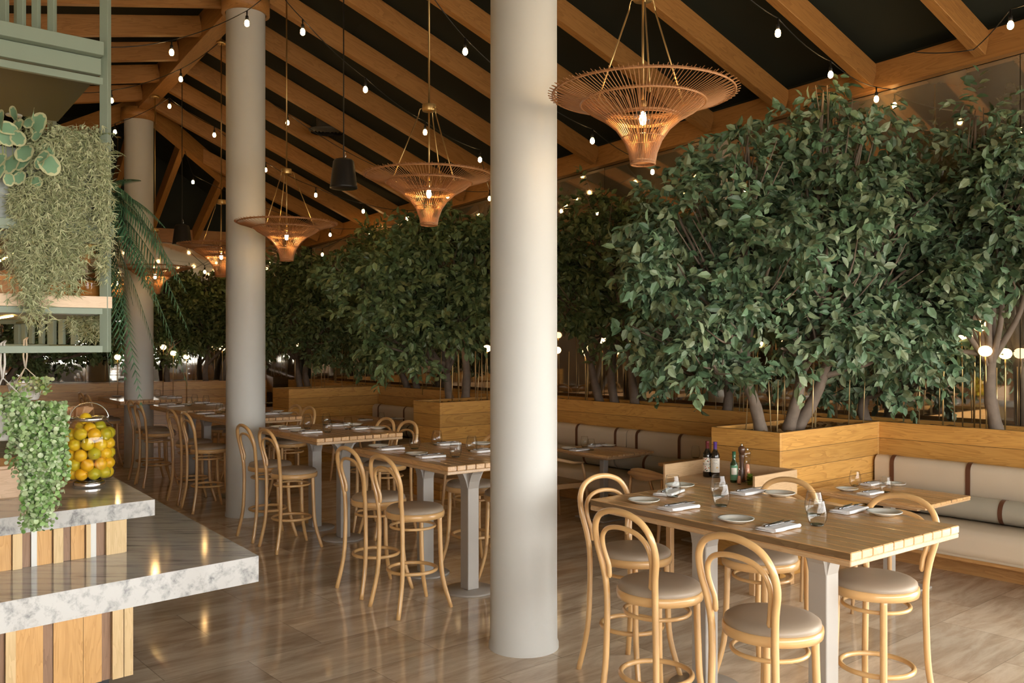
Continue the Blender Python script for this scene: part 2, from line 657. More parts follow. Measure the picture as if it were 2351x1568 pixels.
def gird(s):
    p = GA + GU * s
    return Vector((p.x, p.y, 5.77 + (5.28 - s) * .049))      # underside of the ridge girder


def eave_h(t):
    return 4.5 - .0494 * (t - 3.1)


FR = R(40.35)
mb = MB().box((0, 0, -.05), (19, 30, .1))
struct('floor', mb, MT['floor'], loc=(*W(7.6, 1.8), 0), rz=FR)

# long mirrored wall: panes with thin joints
MN = 8.57
ts = [.8, 3.32 - .2, 5.0, 6.6, 8.2, 9.8, 11.4, 13.0, 14.6, 16.3]
for i in range(len(ts) - 1):
    a, b = ts[i] + .004, ts[i + 1] - .004
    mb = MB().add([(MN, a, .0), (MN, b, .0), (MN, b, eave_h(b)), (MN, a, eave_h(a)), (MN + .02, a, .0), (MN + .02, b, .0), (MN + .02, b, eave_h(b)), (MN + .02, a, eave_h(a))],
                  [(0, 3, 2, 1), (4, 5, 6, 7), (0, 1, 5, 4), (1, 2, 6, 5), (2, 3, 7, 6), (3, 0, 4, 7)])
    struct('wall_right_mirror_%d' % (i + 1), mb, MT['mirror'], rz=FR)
mb = MB().add([(MN + .03, .5, 0), (MN + .03, 18, 0), (MN + .03, 18, 7), (MN + .03, .5, 7)], [(0, 3, 2, 1)])
mb.add([(MN + .15, .5, 0), (MN + .15, 18, 0), (MN + .15, 18, 7), (MN + .15, .5, 7)], [(0, 1, 2, 3)])
struct('wall_right', mb, MT['deck'], rz=FR)
# end wall with its own mirror
E1, E0 = Vector(W(16.4, 8.07)), Vector(W(17.2, 3.6))
ED = (E0 - E1).normalized()
EN = Vector((ED.y, -ED.x))
if EN.y < 0:
    EN = -EN
ERZ = math.atan2(ED.y, ED.x)
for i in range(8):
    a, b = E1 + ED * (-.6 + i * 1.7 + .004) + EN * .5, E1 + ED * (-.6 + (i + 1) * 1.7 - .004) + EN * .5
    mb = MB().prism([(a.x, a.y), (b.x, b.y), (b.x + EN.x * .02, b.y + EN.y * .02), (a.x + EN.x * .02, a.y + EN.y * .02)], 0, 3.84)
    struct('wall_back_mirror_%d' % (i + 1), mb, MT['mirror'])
a, b = E1 - ED * 1.5 + EN * .55, E1 + ED * 18 + EN * .55
mb = MB().prism([(a.x, a.y), (b.x, b.y), (b.x + EN.x * .1, b.y + EN.y * .1), (a.x + EN.x * .1, a.y + EN.y * .1)], 0, 7)
struct('wall_back', mb, MT['deck'])
MT['wall_wood'] = wood('wall_wood_panel', (.20, .10, .04), (.36, .19, .08), 'z', plank=.3, paxis='h', gap=.01, rough=.5)
mb = MB().box((-6.05, 8.6, 3.5), (.1, 25, 7))
struct('wall_left', mb, MT['wall_wood'], rz=FR)
# window walls behind the camera and to its right
MT['frame_dark'] = plain('dark_window_frame', (.05, .045, .04), .5)
mb = MB().box((1.3, -3.45, 5.1), (15, .1, 4.0))
struct('wall_front', mb, MT['column'], rz=FR)
for i in range(6):
    x0 = -6 + i * 2.45
    mb = MB()
    for dx in (0.03, 2.42):
        mb.box((x0 + dx, -3.45, 1.55), (.07, .08, 3.1))
    mb.box((x0 + 1.22, -3.45, .55), (2.4, .08, 1.1)).box((x0 + 1.22, -3.45, 2.2), (2.4, .06, .06)).box((x0 + 1.22, -3.45, 3.07), (2.4, .08, .1))
    struct('window_%d' % (i + 1), mb, MT['frame_dark'], rz=FR)
mb = MB().box((8.62, -1.3, 5.1), (.1, 4.3, 4.0))
struct('wall_right_front', mb, MT['column'], rz=FR)
for i in range(2):
    y0 = -3.4 + i * 2.1
    mb = MB()
    for dy in (0.03, 2.07):
        mb.box((8.62, y0 + dy, 1.55), (.08, .07, 3.1))
    mb.box((8.62, y0 + 1.05, .05), (.08, 2.05, .1)).box((8.62, y0 + 1.05, 2.2), (.06, 2.05, .06)).box((8.62, y0 + 1.05, 3.07), (.08, 2.05, .1))
    struct('window_%d' % (i + 7), mb, MT['frame_dark'], rz=FR)
# ground outside the windows
mb = MB().box((0, 0, -.08), (60, 60, .1))
struct('trim_terrace', mb, plain('pale_terrace', (.55, .52, .46), .8), loc=(*W(-34, 8), 0), rz=FR)

# roof: ridge girder, rafters, eave beam, deck
ntrim = [0]


def beam(p, q, w, h, mat='rafter'):
    """rafter between two axis points, local x along its length so the grain follows it"""
    p, q = Vector(p), Vector(q)
    x = (q - p)
    L = x.length
    x.normalize()
    y = Vector((0, 0, 1)).cross(x).normalized()
    z = x.cross(y)
    M = Matrix(((x.x, y.x, z.x, 0), (x.y, y.y, z.y, 0), (x.z, y.z, z.z, 0), (0, 0, 0, 1)))
    ntrim[0] += 1
    m = MB().box((0, 0, 0), (L, w, h), bev=.004)
    o = struct('trim_%d' % ntrim[0], m, MT[mat])
    o.matrix_world = Matrix.Translation((p + q) / 2) @ M
    return o


UP = Vector((0, 0, 1))
GH, GW = .34, .20
beam(gird(-6.5) + UP * GH / 2, gird(10.1) + UP * GH / 2, GW, GH)
PHI = R(35.5)
RD = Vector((-math.cos(PHI), -math.sin(PHI)))
RH, RW = .235, .10
hip0, hip1 = Vector((gird(10.2).x, gird(10.2).y)), Vector(W(16.5, 8.45))
hipz0, hipz1 = gird(10.2).z + .16, eave_h(16.5) + .12


def isect(p, d, a, b):
    e = b - a
    den = d.x * e.y - d.y * e.x
    k = ((a.x - p.x) * e.y - (a.y - p.y) * e.x) / den
    m = ((a.x - p.x) * d.y - (a.y - p.y) * d.x) / den
    return k, m


tl = [3.387 - 1.0 * k for k in range(6, 0, -1)] + [3.387, 4.44, 5.42, 6.40, 7.32, 8.24, 9.2, 10.15, 11.1, 12.05, 13.0, 13.95, 14.9, 15.8]
for t in tl:
    e = Vector(W(t, 8.44))
    k = .814 * e.x + .581 * e.y - 3.40
    s = (e + RD * k - GA).dot(GU)
    if s <= 10.1:
        q = e + RD * (k - .1)
        qz = gird(s).z + .19
    else:
        k, m = isect(e, RD, hip0, hip1)
        q = e + RD * k
        qz = hipz0 + (hipz1 - hipz0) * m
    beam((e.x, e.y, eave_h(t) + RH / 2 + .02), (q.x, q.y, qz), RW, RH)
for k in range(-11, 4):                                     # left slope
    s = 6.66 + k * 1.0
    g = gird(s)
    q = Vector((g.x, g.y)) + RD * .1
    e = q + RD * 8.2
    beam((q.x, q.y, g.z + .17), (e.x, e.y, g.z + .17 - 8.2 * .2), RW, RH)
beam((hip0.x, hip0.y, hipz0), (hip1.x, hip1.y, hipz1), .14, .28)
for m in (.22, .45, .68, .86):                              # jack rafters of the end slope
    a = hip0.lerp(hip1, m)
    az = hipz0 + (hipz1 - hipz0) * m
    k, _ = isect(a, GU, E1 + EN * .4, E0 + EN * .4)
    q = a + GU * k
    beam((a.x, a.y, az), (q.x, q.y, 4.0), RW, RH)
for off, zq in ((0, 3.95), (-1.3, 3.95), (-2.6, 3.95), (-4.0, 3.9)):
    a = hip0 + RD * (-off)
    k, _ = isect(a, GU, E1 + EN * .4, E0 + EN * .4)
    q = a + GU * k
    beam((a.x, a.y, hipz0 - abs(off) * .19), (q.x, q.y, zq), RW, RH)
q = Vector(W(17.6, 1.2))
beam((hip0.x, hip0.y, hipz0 - .04), (q.x, q.y, 4.05), .14, .26)
beam((*W(-3.3, 8.5), eave_h(-3.3) + .13), (*W(16.5, 8.5), eave_h(16.5) + .13), .11, .26)
a, b = E1 + EN * .45 - ED * .5, E1 + EN * .45 + ED * 14
beam((a.x, a.y, 3.97), (b.x, b.y, 3.97), .1, .26)
mb = MB()
for (s0, t0), (s1, t1) in (((-8, -3.6), (22, 27)),):
    g0, g1 = gird(s0), gird(s1)
    e0, e1 = W(t0, 8.7), W(t1, 8.7)
    mb.add([(g0.x, g0.y, g0.z + .75), (g1.x, g1.y, g1.z + .75), (*e1, eave_h(t1) + .30), (*e0, eave_h(t0) + .30)], [(0, 1, 2, 3)])
    l0, l1 = Vector((g0.x, g0.y)) + RD * 14, Vector((g1.x, g1.y)) + RD * 14
    mb.add([(g0.x, g0.y, g0.z + .75), (g1.x, g1.y, g1.z + .75), (l1.x, l1.y, g1.z - 1.8), (l0.x, l0.y, g0.z - 1.8)], [(0, 3, 2, 1)])
    g2, g3 = GA + GU * 20, GA + GU * 20
struct('ceiling', mb, MT['deck'])
# round air diffuser and smoke detector
p = D(752, 303, 13.0)
d_ = thing('ceiling_diffuser', 'round dark slatted air diffuser high between the ceiling rafters', 'vent', p)
mb = MB()
for r in (.24, .19, .14, .09, .04):
    mb.lathe([(r, -.01), (r + .03, .015), (r + .03, .03), (r, .005)], 28)
obj('louvre', mb, MT['frame_dark'], d_)
obj('neck', MB().lathe([(.16, .03), (.16, .4)], 20), MT['frame_dark'], d_)

# columns
cols_ = [((.075, 5.72), 'thick white plaster column nearest the camera, in the middle of the room', 6.0),
         ((-3.0, 10.06), 'white plaster column behind the marble counter corner, second from the camera', 5.76),
         ((-5.85, 14.0), 'white plaster column farthest away, behind the green shelf frame', 5.53)]
for (x, y), lab, hh in cols_:
    c = thing('column', lab, 'column', (x, y, 0), 0, 'white plaster columns')
    prof = [(.225, 0), (.224, .03), (.216, .05), (.214, .4), (.2145, 2.0), (.213, 4.0), (.214, hh - .05), (.205, hh)]
    mb = MB().lathe(prof, 56)
    mb.add([(0, 0, hh)] + [(.205 * math.cos(a), .205 * math.sin(a), hh) for a in [2 * PI * k / 24 for k in range(24)]], [(0, 1 + k, 1 + (k + 1) % 24) for k in range(24)])
    obj('shaft', mb, MT['column'], c)
    mb = MB().lathe([(.222, hh - .13 - .0), (.262, hh - .13), (.262, hh + .05), (.222, hh + .05)], 40)
    obj('collar', mb, MT['rafter'], c)

# ------------------------------------------------------------------ planters (long one on the wall + three boxes + end wall)
PT = 1.20


def hollow(name, label, n0, n1, t0, t1, zt=PT, base=.0, grp='wooden tree planters', th=.028, drop=.06, open_back=False, rz=FR, loc=(0, 0, 0)):
    r = thing(name, label, 'planter', loc, rz, grp)
    def side(nm, c, d):
        obj(nm, MB().box(c, d, bev=.003), MT['planter'], r)
    zc, dz = (zt + base) / 2, zt - base
    side('front_panel', (n0 + th / 2, (t0 + t1) / 2, zc), (th, t1 - t0, dz))
    if not open_back:
        side('back_panel', (n1 - th / 2, (t0 + t1) / 2, zc), (th, t1 - t0, dz))
    side('side_panel', ((n0 + n1) / 2 + (th / 2 if open_back else 0), t0 + th / 2, zc), (n1 - n0 - (th if open_back else 2 * th), th, dz))
    side('side_panel', ((n0 + n1) / 2 + (th / 2 if open_back else 0), t1 - th / 2, zc), (n1 - n0 - (th if open_back else 2 * th), th, dz))
    # dried moss as a lumpy sheet
    rng = random.Random(len(label))
    nx, ny = max(3, int((n1 - n0) / .05)), max(3, int((t1 - t0) / .05))
    vs_, fs = [], []
    for i in range(nx + 1):
        for j in range(ny + 1):
            vs_.append((n0 + th + (n1 - n0 - 2 * th) * i / nx, t0 + th + (t1 - t0 - 2 * th) * j / ny, zt - drop + rng.uniform(-.02, .035)))
    for i in range(nx):
        for j in range(ny):
            a = i * (ny + 1) + j
            fs.append((a, a + ny + 1, a + ny + 2, a + 1))
    obj('moss', MB().add(vs_, fs), MT['moss'], r)
    return r


hollow('tree_planter', 'long narrow wooden tree planter running along the foot of the mirrored wall', 8.07, 8.555, .85, 16.35)
BX = [(4.16, 4.85, 'golden wooden planter box jutting out beside the front dining table, holding the biggest tree'),
      (8.92, 9.50, 'wooden planter box just left of the nearest column, two tree trunks rising from it'),
      (12.98, 13.55, 'wooden planter box farther back, near the second column, jutting between two booths')]
for t0, t1, lab in BX:
    hollow('tree_planter', lab, 6.42, 8.068, t0, t1, open_back=False)
r = thing('tree_planter', 'long wooden planter across the far end of the room behind the farthest column', 'planter', (E1.x, E1.y, 0), ERZ, 'wooden tree planters')
sgn = 1 if (Matrix.Rotation(ERZ, 2) @ Vector((0, 1))).dot(EN) > 0 else -1
mb = MB().box((4.2, sgn * .015, PT / 2), (7.6, .03, PT), bev=.003)
obj('front_panel', mb, MT['planter'], r)
obj('back_panel', MB().box((4.2, sgn * .46, PT / 2), (7.6, .03, PT)), MT['planter'], r)
obj('side_panel', MB().box((8.015, sgn * .24, PT / 2), (.03, .48, PT)), MT['planter'], r)
obj('moss', MB().box((4.2, sgn * .24, PT - .08), (7.5, .42, .05)), MT['moss'], r)

# ------------------------------------------------------------------ banquettes
def arcp(cy_, cz, r, a0, a1, n=6):
    return [(cy_ + r * math.cos(R(a0 + (a1 - a0) * i / n)), cz + r * math.sin(R(a0 + (a1 - a0) * i / n))) for i in range(n + 1)]


def banquette(t0, t1, seams, label):
    """local x along the wall, y towards the wall; built at n=8.07"""
    L = t1 - t0
    x, y = W(t0, 8.07)
    r = thing('banquette', label, 'bench', (x, y, 0), FR + PI / 2, 'leather banquettes along the planter wall')
    # local x = +t ; local y = -n  (so y>0 comes out from the wall)
    obj('base', MB().box((L / 2, .40, .21), (L, .6, .035)).box((L / 2, .30, .10), (L - .1, .04, .2)), MT['planter_in'], r)
    obj('seat', MB().extrude_x([(.02, .23)] + [(.74, .23)] + arcp(.70, .29, .055, -60, 10) + arcp(.67, .37, .08, 10, 90) + [(.02, .45)], .01, L - .01), MT['bench'], r)
    bnd = [0] + seams + [L]
    for a, b in zip(bnd[:-1], bnd[1:]):
        a, b = a + .008, b - .008
        bk = obj('backrest', MB().extrude_x([(.01, .45), (.15, .45)] + arcp(.085, .835, .065, 0, 90) + arcp(.045, .86, .04, 90, 180) + [(.005, .80)], a, b), MT['bench'], r)
        w = b - a
        for f in ([.10, .50, .90] if w > 1.2 else [.15, .8]):
            xs = a + w * f
            path = [(xs, .158, .46), (xs, .158, .83)] + [(xs, yy, zz) for yy, zz in arcp(.085, .838, .072, 10, 90, 5)] + [(xs, .02, .905)]
            m = MB()
            for k in range(len(path) - 1):
                p, q = Vector(path[k]), Vector(path[k + 1])
                m.add([(p.x - .02, p.y, p.z), (p.x + .02, p.y, p.z), (q.x + .02, q.y, q.z), (q.x - .02, q.y, q.z)], [(0, 1, 2, 3)], 0, True)
            obj('strap', m, MT['strap'], bk)
        bo = obj('bolster', MB().extrude_x(arcp(.26, .55, .10, 0, 342, 18), a + .005, b - .005), MT['bolster'], r)
        for f in (.3, .72):
            m = MB().lathe([(.103, -.018), (.103, .018)], 24)
            m.v = [(a + w * f + z, .26 + x_, .55 + y_) for x_, y_, z in m.v]
            obj('strap', m, MT['strap'], bo)
    return r


banquette(.9, 4.14, [1.55], 'cream leather banquette at the right edge, with dark straps and a grey bolster')
banquette(4.87, 8.90, [.75, 2.35], 'cream leather banquette seen right of the nearest column, behind the front table')
banquette(9.52, 12.95, [1.5], 'strapped banquette between the two wooden planter boxes left of the nearest column')
banquette(13.57, 16.3, [1.3], 'half hidden banquette beyond the farthest planter box')

# ------------------------------------------------------------------ bar stools
def arcpts(cx_, z0, hw, hh, y0, y1, n=14):
    """half ellipse in x,z leaning from y0 to y1"""
    return [(cx_ + hw * math.cos(PI * i / n), y0 + (y1 - y0) * math.sin(PI * i / n), z0 + hh * math.sin(PI * i / n)) for i in range(n + 1)]


def smooth_path(P, k=4):
    out = []
    P = [Vector(p) for p in P]
    for i in range(len(P) - 1):
        a, b, c, d = P[max(i - 1, 0)], P[i], P[i + 1], P[min(i + 2, len(P) - 1)]
        for j in range(k):
            t = j / k
            out.append(.5 * ((2 * b) + (c - a) * t + (2 * a - 5 * b + 4 * c - d) * t * t + (3 * b - a - 3 * c + d) * t ** 3))
    out.append(P[-1])
    return out


def make_stool(label):
    r = thing('bar_stool', label, 'bar stool', group='bentwood bar stools')
    side = [(.205, -.262, .0), (.178, -.215, .25), (.168, -.205, .50), (.166, -.208, .70), (.178, -.222, .82), (.200, -.240, .93), (.192, -.262, 1.02)]
    top = [(.150, -.278, 1.085), (.080, -.288, 1.118), (0, -.291, 1.128)]
    half = side + top
    path = half + [(-x, y, z) for x, y, z in reversed(half[:-1])]
    obj('back_frame', MB().tube(smooth_path(path, 4), .0165, 10), MT['bent'], r)
    inn = [(.140, -.212, .765), (.146, -.212, .83), (.163, -.232, .915), (.150, -.250, .985), (.095, -.262, 1.03), (0, -.268, 1.045)]
    ip = inn + [(-x, y, z) for x, y, z in reversed(inn[:-1])]
    pp = smooth_path(ip, 4)
    rr = [.0125] * len(pp)
    rr[0] = rr[-1] = .006
    obj('inner_hoop', MB().tube(pp, rr, 9), MT['bent'], r)
    m = MB().lathe([(.196, .665), (.214, .668), (.218, .69), (.216, .708), (.205, .712), (.19, .705), (.19, .665)], 40)
    obj('seat_ring', m, MT['bent'], r)
    m = MB().lathe([(.0, .668), (.19, .668), (.204, .70), (.209, .716), (.206, .732), (.19, .744), (.15, .752), (.08, .757), (0, .759)], 40)
    obj('seat_cushion', m, MT['upholstery'], r)
    for sx in (-1, 1):
        obj('leg', MB().tube(smooth_path([(sx * .128, .130, .69), (sx * .132, .136, .45), (sx * .140, .150, .22), (sx * .172, .205, .0)], 4), [.0175] * 8 + [.017, .0165, .016, .015, .014], 10), MT['bent'], r)
    m = MB().tube([(.163 * math.cos(a), -.02 + .163 * math.sin(a), .60) for a in [2 * PI * i / 32 for i in range(32)]], .0105, 8, closed=True)
    obj('upper_ring', m, MT['bent'], r)
    m = MB().tube([(.178 * math.cos(a), -.025 + .178 * math.sin(a), .285) for a in [2 * PI * i / 36 for i in range(36)]], .0135, 8, closed=True)
    obj('foot_ring', m, MT['bent'], r)
    return r


TA = R(-52.5)                                          # bar tables: local x along the long side
TL, TS = Vector((math.cos(TA), math.sin(TA), 0)), Vector((-math.sin(TA), math.cos(TA), 0))
proto_stool = [None]


def stool(x, y, rz, label):
    if proto_stool[0] is None:
        r = make_stool(label)
        proto_stool[0] = r
        r.location = (x, y, 0)
        r.rotation_euler = (0, 0, rz)
        return r
    return dup(proto_stool[0], (x, y, 0), rz, label)


# ------------------------------------------------------------------ tables
def tabletop(name, L, Wd, z, th, r, n):
    m = MB()
    w = Wd / n
    for i in range(n):
        m.box((0, -Wd / 2 + w * (i + .5), z - th * .3), (L, w - .004, th * .6), bev=.004)
    o = obj(name, m, MT['table'], r)
    m = MB().box((0, 0, z - th * .8), (L - .004, Wd - .004, th * .4), bev=.004)
    obj('table_frame', m, MT['table_edge'], r)
    return o


def bar_table(x, y, L, Wd, label):
    r = thing('bar_table', label, 'table', (x, y, 0), TA, 'high wooden bar tables')
    tabletop('tabletop', L, Wd, 1.05, .062, r, 11)
    for sx in (-1, 1):
        px = sx * L * .23
        m = MB()
        w = .052
        m.box((px, 0, .5), (2 * w, 2 * w, .96), bev=.004)
        # curved gussets spreading under the top
        for dx, dy in ((1, 0), (-1, 0), (0, 1), (0, -1)):
            prof = [(w - .001, .80), (w + .012, .86), (w + .04, .92), (w + .085, .965), (w + .10, .985), (w - .001, .985)]
            hw = w * .9
            vs_ = []
            for s_ in (-hw, hw):
                for d_, z_ in prof:
                    vs_.append((px + dx * d_ - dy * s_, dy * d_ + dx * s_, z_))
            n = len(prof)
            m.add(vs_, [tuple(reversed(range(n))), tuple(range(n, 2 * n))] + [(i, (i + 1) % n, n + (i + 1) % n, n + i) for i in range(n)])
        leg = obj('table_leg', m, MT['steel'], r)
        obj('base_plate', MB().lathe([(0, 0), (.2, 0), (.203, .004), (.203, .012), (.195, .018), (0, .02)], 40, (px, 0, 0)), MT['steel'], leg)
    return r


BT = {  # name: (x, y, L, W)
    1: (1.317, 4.735, 1.64, .945), 2: (-.53, 7.25, 1.42, .92), 3: (-1.866, 9.09, 1.40, .92), 5: (-3.32, 11.04, 1.40, .92), 4: (-4.35, 12.39, 1.40, .92), 6: (-5.95, 14.25, 1.40, .92)}
BTL = {1: 'large glossy wooden bar table at the front right, nearest the camera',
       2: 'wooden bar table just left of the nearest column, partly behind it',
       3: 'wooden bar table standing between the nearest and second columns, farther of the two',
       5: 'wooden bar table passing behind the second column from the camera',
       4: 'wooden bar table standing between the second and the farthest columns',
       6: 'wooden bar table half hidden behind the farthest column'}
TN = {1: 'the front table', 2: 'the table left of nearest column', 3: 'the table right of second column',
      5: 'the table behind second column', 4: 'the table left of second column', 6: 'the table behind farthest column'}
for k, (x, y, L, Wd) in BT.items():
    bar_table(x, y, L, Wd, BTL[k])


def at_table(k, l, s):
    x, y = BT[k][:2]
    return x + TL.x * l + TS.x * s, y + TL.y * l + TS.y * s


for k, l, s, rot, lab in [
    (1, -.16, -.60, 0.05, 'bentwood bar stool at the near long side of the front table, left one'),
    (1, .53, -.62, 0.0, 'frontmost bentwood bar stool, cut by the bottom edge of the photo'),
    (1, -.76, -.17, -90, 'bentwood bar stool at the left end of the front right table'),
    (1, -.25, .33, 180, 'bentwood bar stool at the far side of the front table, beside the bottles'),
    (1, .45, .335, 180, 'bentwood bar stool at the right side of the front table, towards the cream bench'),
    (2, .43, -.56, 0, 'bentwood bar stool nearest the camera, left of the nearest column'),
    (2, -.17, -.53, 0, 'bentwood bar stool left of the nearest column, second of the near pair'),
    (2, -.26, .42, 180, 'bentwood bar stool tucked behind the table left of nearest column, left one'),
    (2, .30, .42, 180, 'bentwood bar stool tucked behind the table left of nearest column, right one'),
    (3, .355, -.53, 0, 'bentwood bar stool right of the second column, nearer one of the pair'),
    (3, -.22, -.53, 0, 'bentwood bar stool in front of the second column base, farther one of the pair'),
    (3, .44, .40, 180, 'bentwood bar stool behind the table right of the second column, right one'),
    (3, -.02, .40, 180, 'bentwood bar stool behind the table right of the second column, left one'),
    (5, .39, -.55, 0, 'bentwood bar stool just left of the second column, nearer one of the pair'),
    (5, -.25, -.52, 0, 'bentwood bar stool left of the second column, farther one of the pair'),
    (5, .42, .40, 180, 'bentwood bar stool behind the table of the second column, right one'),
    (5, .02, .40, 180, 'bentwood bar stool behind the table of the second column, left one'),
    (4, -.1, -.50, 0, 'bentwood bar stool just right of the farthest column, nearer one'),
    (4, -.58, -.46, 0, 'bentwood bar stool in front of the farthest column, farther one'),
    (4, .45, .40, 180, 'bentwood bar stool behind the table left of the second column, right one'),
    (4, -.1, .40, 180, 'bentwood bar stool behind the table left of the second column, left one'),
    (6, -.05, -.48, 0, 'bentwood bar stool just left of the farthest column, nearer one'),
    (6, -.55, -.46, 0, 'bentwood bar stool left of the farthest column, farther one')]:
    x, y = at_table(k, l, s)
    stool(x, y, TA + R(rot), lab)


def low_table(x, y, L, Wd, rz, label):
    r = thing('dining_table', label, 'table', (x, y, 0), rz, 'low wooden dining tables at the banquettes')
    tabletop('tabletop', L, Wd, .75, .035, r, 9)
    obj('under_frame', MB().box((0, 0, .70), (L - .22, Wd - .18, .03), bev=.003), MT['table_edge'], r)
    obj('table_leg', MB().box((0, 0, .35), (.07, .07, .67), bev=.004), MT['steel'], r)
    obj('base_plate', MB().box((0, 0, .008), (.46, .46, .016), bev=.003), MT['steel'], r)
    return r


LT = {7: (3.0, 7.1, 'low table by right banquette'), 8: (1.02, 9.9, 'low table right of nearest column'),
      9: (1.98, 8.72, 'low table behind wine bottles'), 10: (-2.0, 13.35, 'low table left of second planter box'), 11: (-2.45, 14.05, 'low table beside farthest planter box'),
      13: (-4.3, 16.0, 'low table beyond farthest planter box')}
LR = R(-52)
for k, lab in ((7, 'low wooden dining table in front of the cream banquette at the right edge'), (8, 'low dark wooden dining table just right of the nearest column'),
               (9, 'low wooden dining table mostly hidden behind the wine bottle station'), (10, 'low wooden dining table in the booth left of the second planter box'),
               (11, 'low wooden dining table beside the side of the farthest planter box'), (13, 'low wooden dining table beyond the farthest planter box, left')):
    low_table(LT[k][0], LT[k][1], .95 if k == 7 else .85, .70, LR, lab)


# ------------------------------------------------------------------ armchairs with woven seats
def weave_mat():
    m, nt, b = newmat('paper_cord_weave')
    tc = nt.nodes.new('ShaderNodeTexCoord')
    wv = nt.nodes.new('ShaderNodeTexWave')
    wv.inputs['Scale'].default_value = 28
    wv.bands_direction = 'X'
    nt.links.new(tc.outputs['Object'], wv.inputs[0])
    cr = nt.nodes.new('ShaderNodeValToRGB')
    cr.color_ramp.elements[0].color = (.20, .13, .07, 1)
    cr.color_ramp.elements[1].color = (.50, .38, .24, 1)
    nt.links.new(wv.outputs[0], cr.inputs[0])
    nt.links.new(cr.outputs[0], b.inputs['Base Color'])
    setp(b, Roughness=.7)
    return m


MT['weave'] = weave_mat()


def make_armchair(label):
    r = thing('armchair', label, 'chair', group='round backed armchairs with woven seats')
    m = MB()
    P = [(.27, .14, .655)]
    P += [(.285 * math.cos(a), -.02 + .25 * -math.sin(a), .665 + .06 * math.sin(a)) for a in [PI * i / 14 for i in range(15)]]
    P += [(-.27, .14, .655)]
    rr = [.012, .016] + [.017 + .006 * math.sin(PI * i / 12) for i in range(13)] + [.016, .012]
    m.tube(P, rr, 8, flat=1.5)
    # broad centre of the back rail
    vs_ = []
    for i in range(9):
        a = PI * (.22 + .56 * i / 8)
        x, y = .285 * math.cos(a), -.02 - .25 * math.sin(a)
        hz = .045 * math.sin(PI * i / 8) + .012
        vs_ += [(x, y, .72 - hz), (x, y, .72 + hz), (x * .92, y * .92 + .0, .72 + hz), (x * .92, y * .92, .72 - hz)]
    fs = []
    for i in range(8):
        for k in range(4):
            fs.append((i * 4 + k, i * 4 + (k + 1) % 4, i * 4 + 4 + (k + 1) % 4, i * 4 + 4 + k))
    m.add(vs_, fs, 0, True)
    obj('back_rail', m, MT['chairwood'], r)
    for sx in (-1, 1):
        obj('leg', MB().tube([(sx * .235, .24, 0), (sx * .245, .22, .3), (sx * .262, .17, .5), (sx * .272, .12, .65)], [.011, .018, .016, .012], 8), MT['chairwood'], r)
        obj('leg', MB().tube([(sx * .20, -.27, 0), (sx * .205, -.235, .3), (sx * .20, -.21, .5), (sx * .195, -.19, .70)], [.011, .018, .016, .012], 8), MT['chairwood'], r)
    m = MB().bar((-.23, .20, .41), (.23, .20, .41), .022, .05).bar((-.2, -.22, .41), (.2, -.22, .41), .022, .05).bar((-.245, .2, .41), (-.205, -.22, .41), .022, .05).bar((.245, .2, .41), (.205, -.22, .41), .022, .05)
    obj('seat_frame', m, MT['chairwood'], r)
    n = 8
    vs_, fs = [], []
    for i in range(n + 1):
        for j in range(n + 1):
            u, v = i / n * 2 - 1, j / n * 2 - 1
            vs_.append(((.235 - .018 * (1 - v)) * u, .21 * v - .01, .442 - .02 * (1 - u * u) * (1 - v * v)))
    for i in range(n):
        for j in range(n):
            a = i * (n + 1) + j
            fs.append((a, a + n + 1, a + n + 2, a + 1))
    obj('woven_seat', MB().add(vs_, fs, 0, True), MT['weave'], r)
    return r


ac = make_armchair('wooden armchair with woven seat right of the nearest column')
ac.location = (.49, 9.71, 0)
ac.rotation_euler = (0, 0, R(-52.5))
for x, y, rz, lab in ((1.40, 8.42, -52, 'wooden armchair with curved back rail left of the wine bottle station'),
                      (2.50, 6.72, -48, 'wooden armchair whose curved arm shows behind the front table glasses'),
                      (-2.45, 12.75, -50, 'wooden armchair at the low table left of the second planter box'),
                      (-.7, 10.1, -50, 'wooden armchair in front of the second planter box, beside the nearest column'),
                      (-3.35, 13.6, -50, 'wooden armchair in front of the farthest planter box')):
    dup(ac, (x, y, 0), R(rz), lab)


# ------------------------------------------------------------------ place settings
def make_plate():
    r = obj('plate', MB().lathe([(0, .002), (.045, .002), (.052, 0), (.058, .004), (.083, .015), (.089, .018), (.089, .021), (.080, .0195), (.060, .010), (.052, .007), (0, .006)], 32), MT['white'])
    return r


def make_glass():
    pr = [(0, .003), (.024, .001), (.030, .002), (.040, .018), (.046, .040), (.0475, .058), (.045, .080), (.040, .102), (.0355, .124)]
    m = MB().lathe(pr, 32)
    m.tube([(.0355 * math.cos(a), .0355 * math.sin(a), .124) for a in [2 * PI * i / 32 for i in range(32)]], .0009, 5, closed=True, mi=1)
    m.lathe([(0, .0035), (.024, .004), (.0315, .009), (.030, .002), (.024, .001), (0, .001)], 28, mi=1)
    return obj('wine_glass', m, [MT['glass'], MT['glass_edge']])


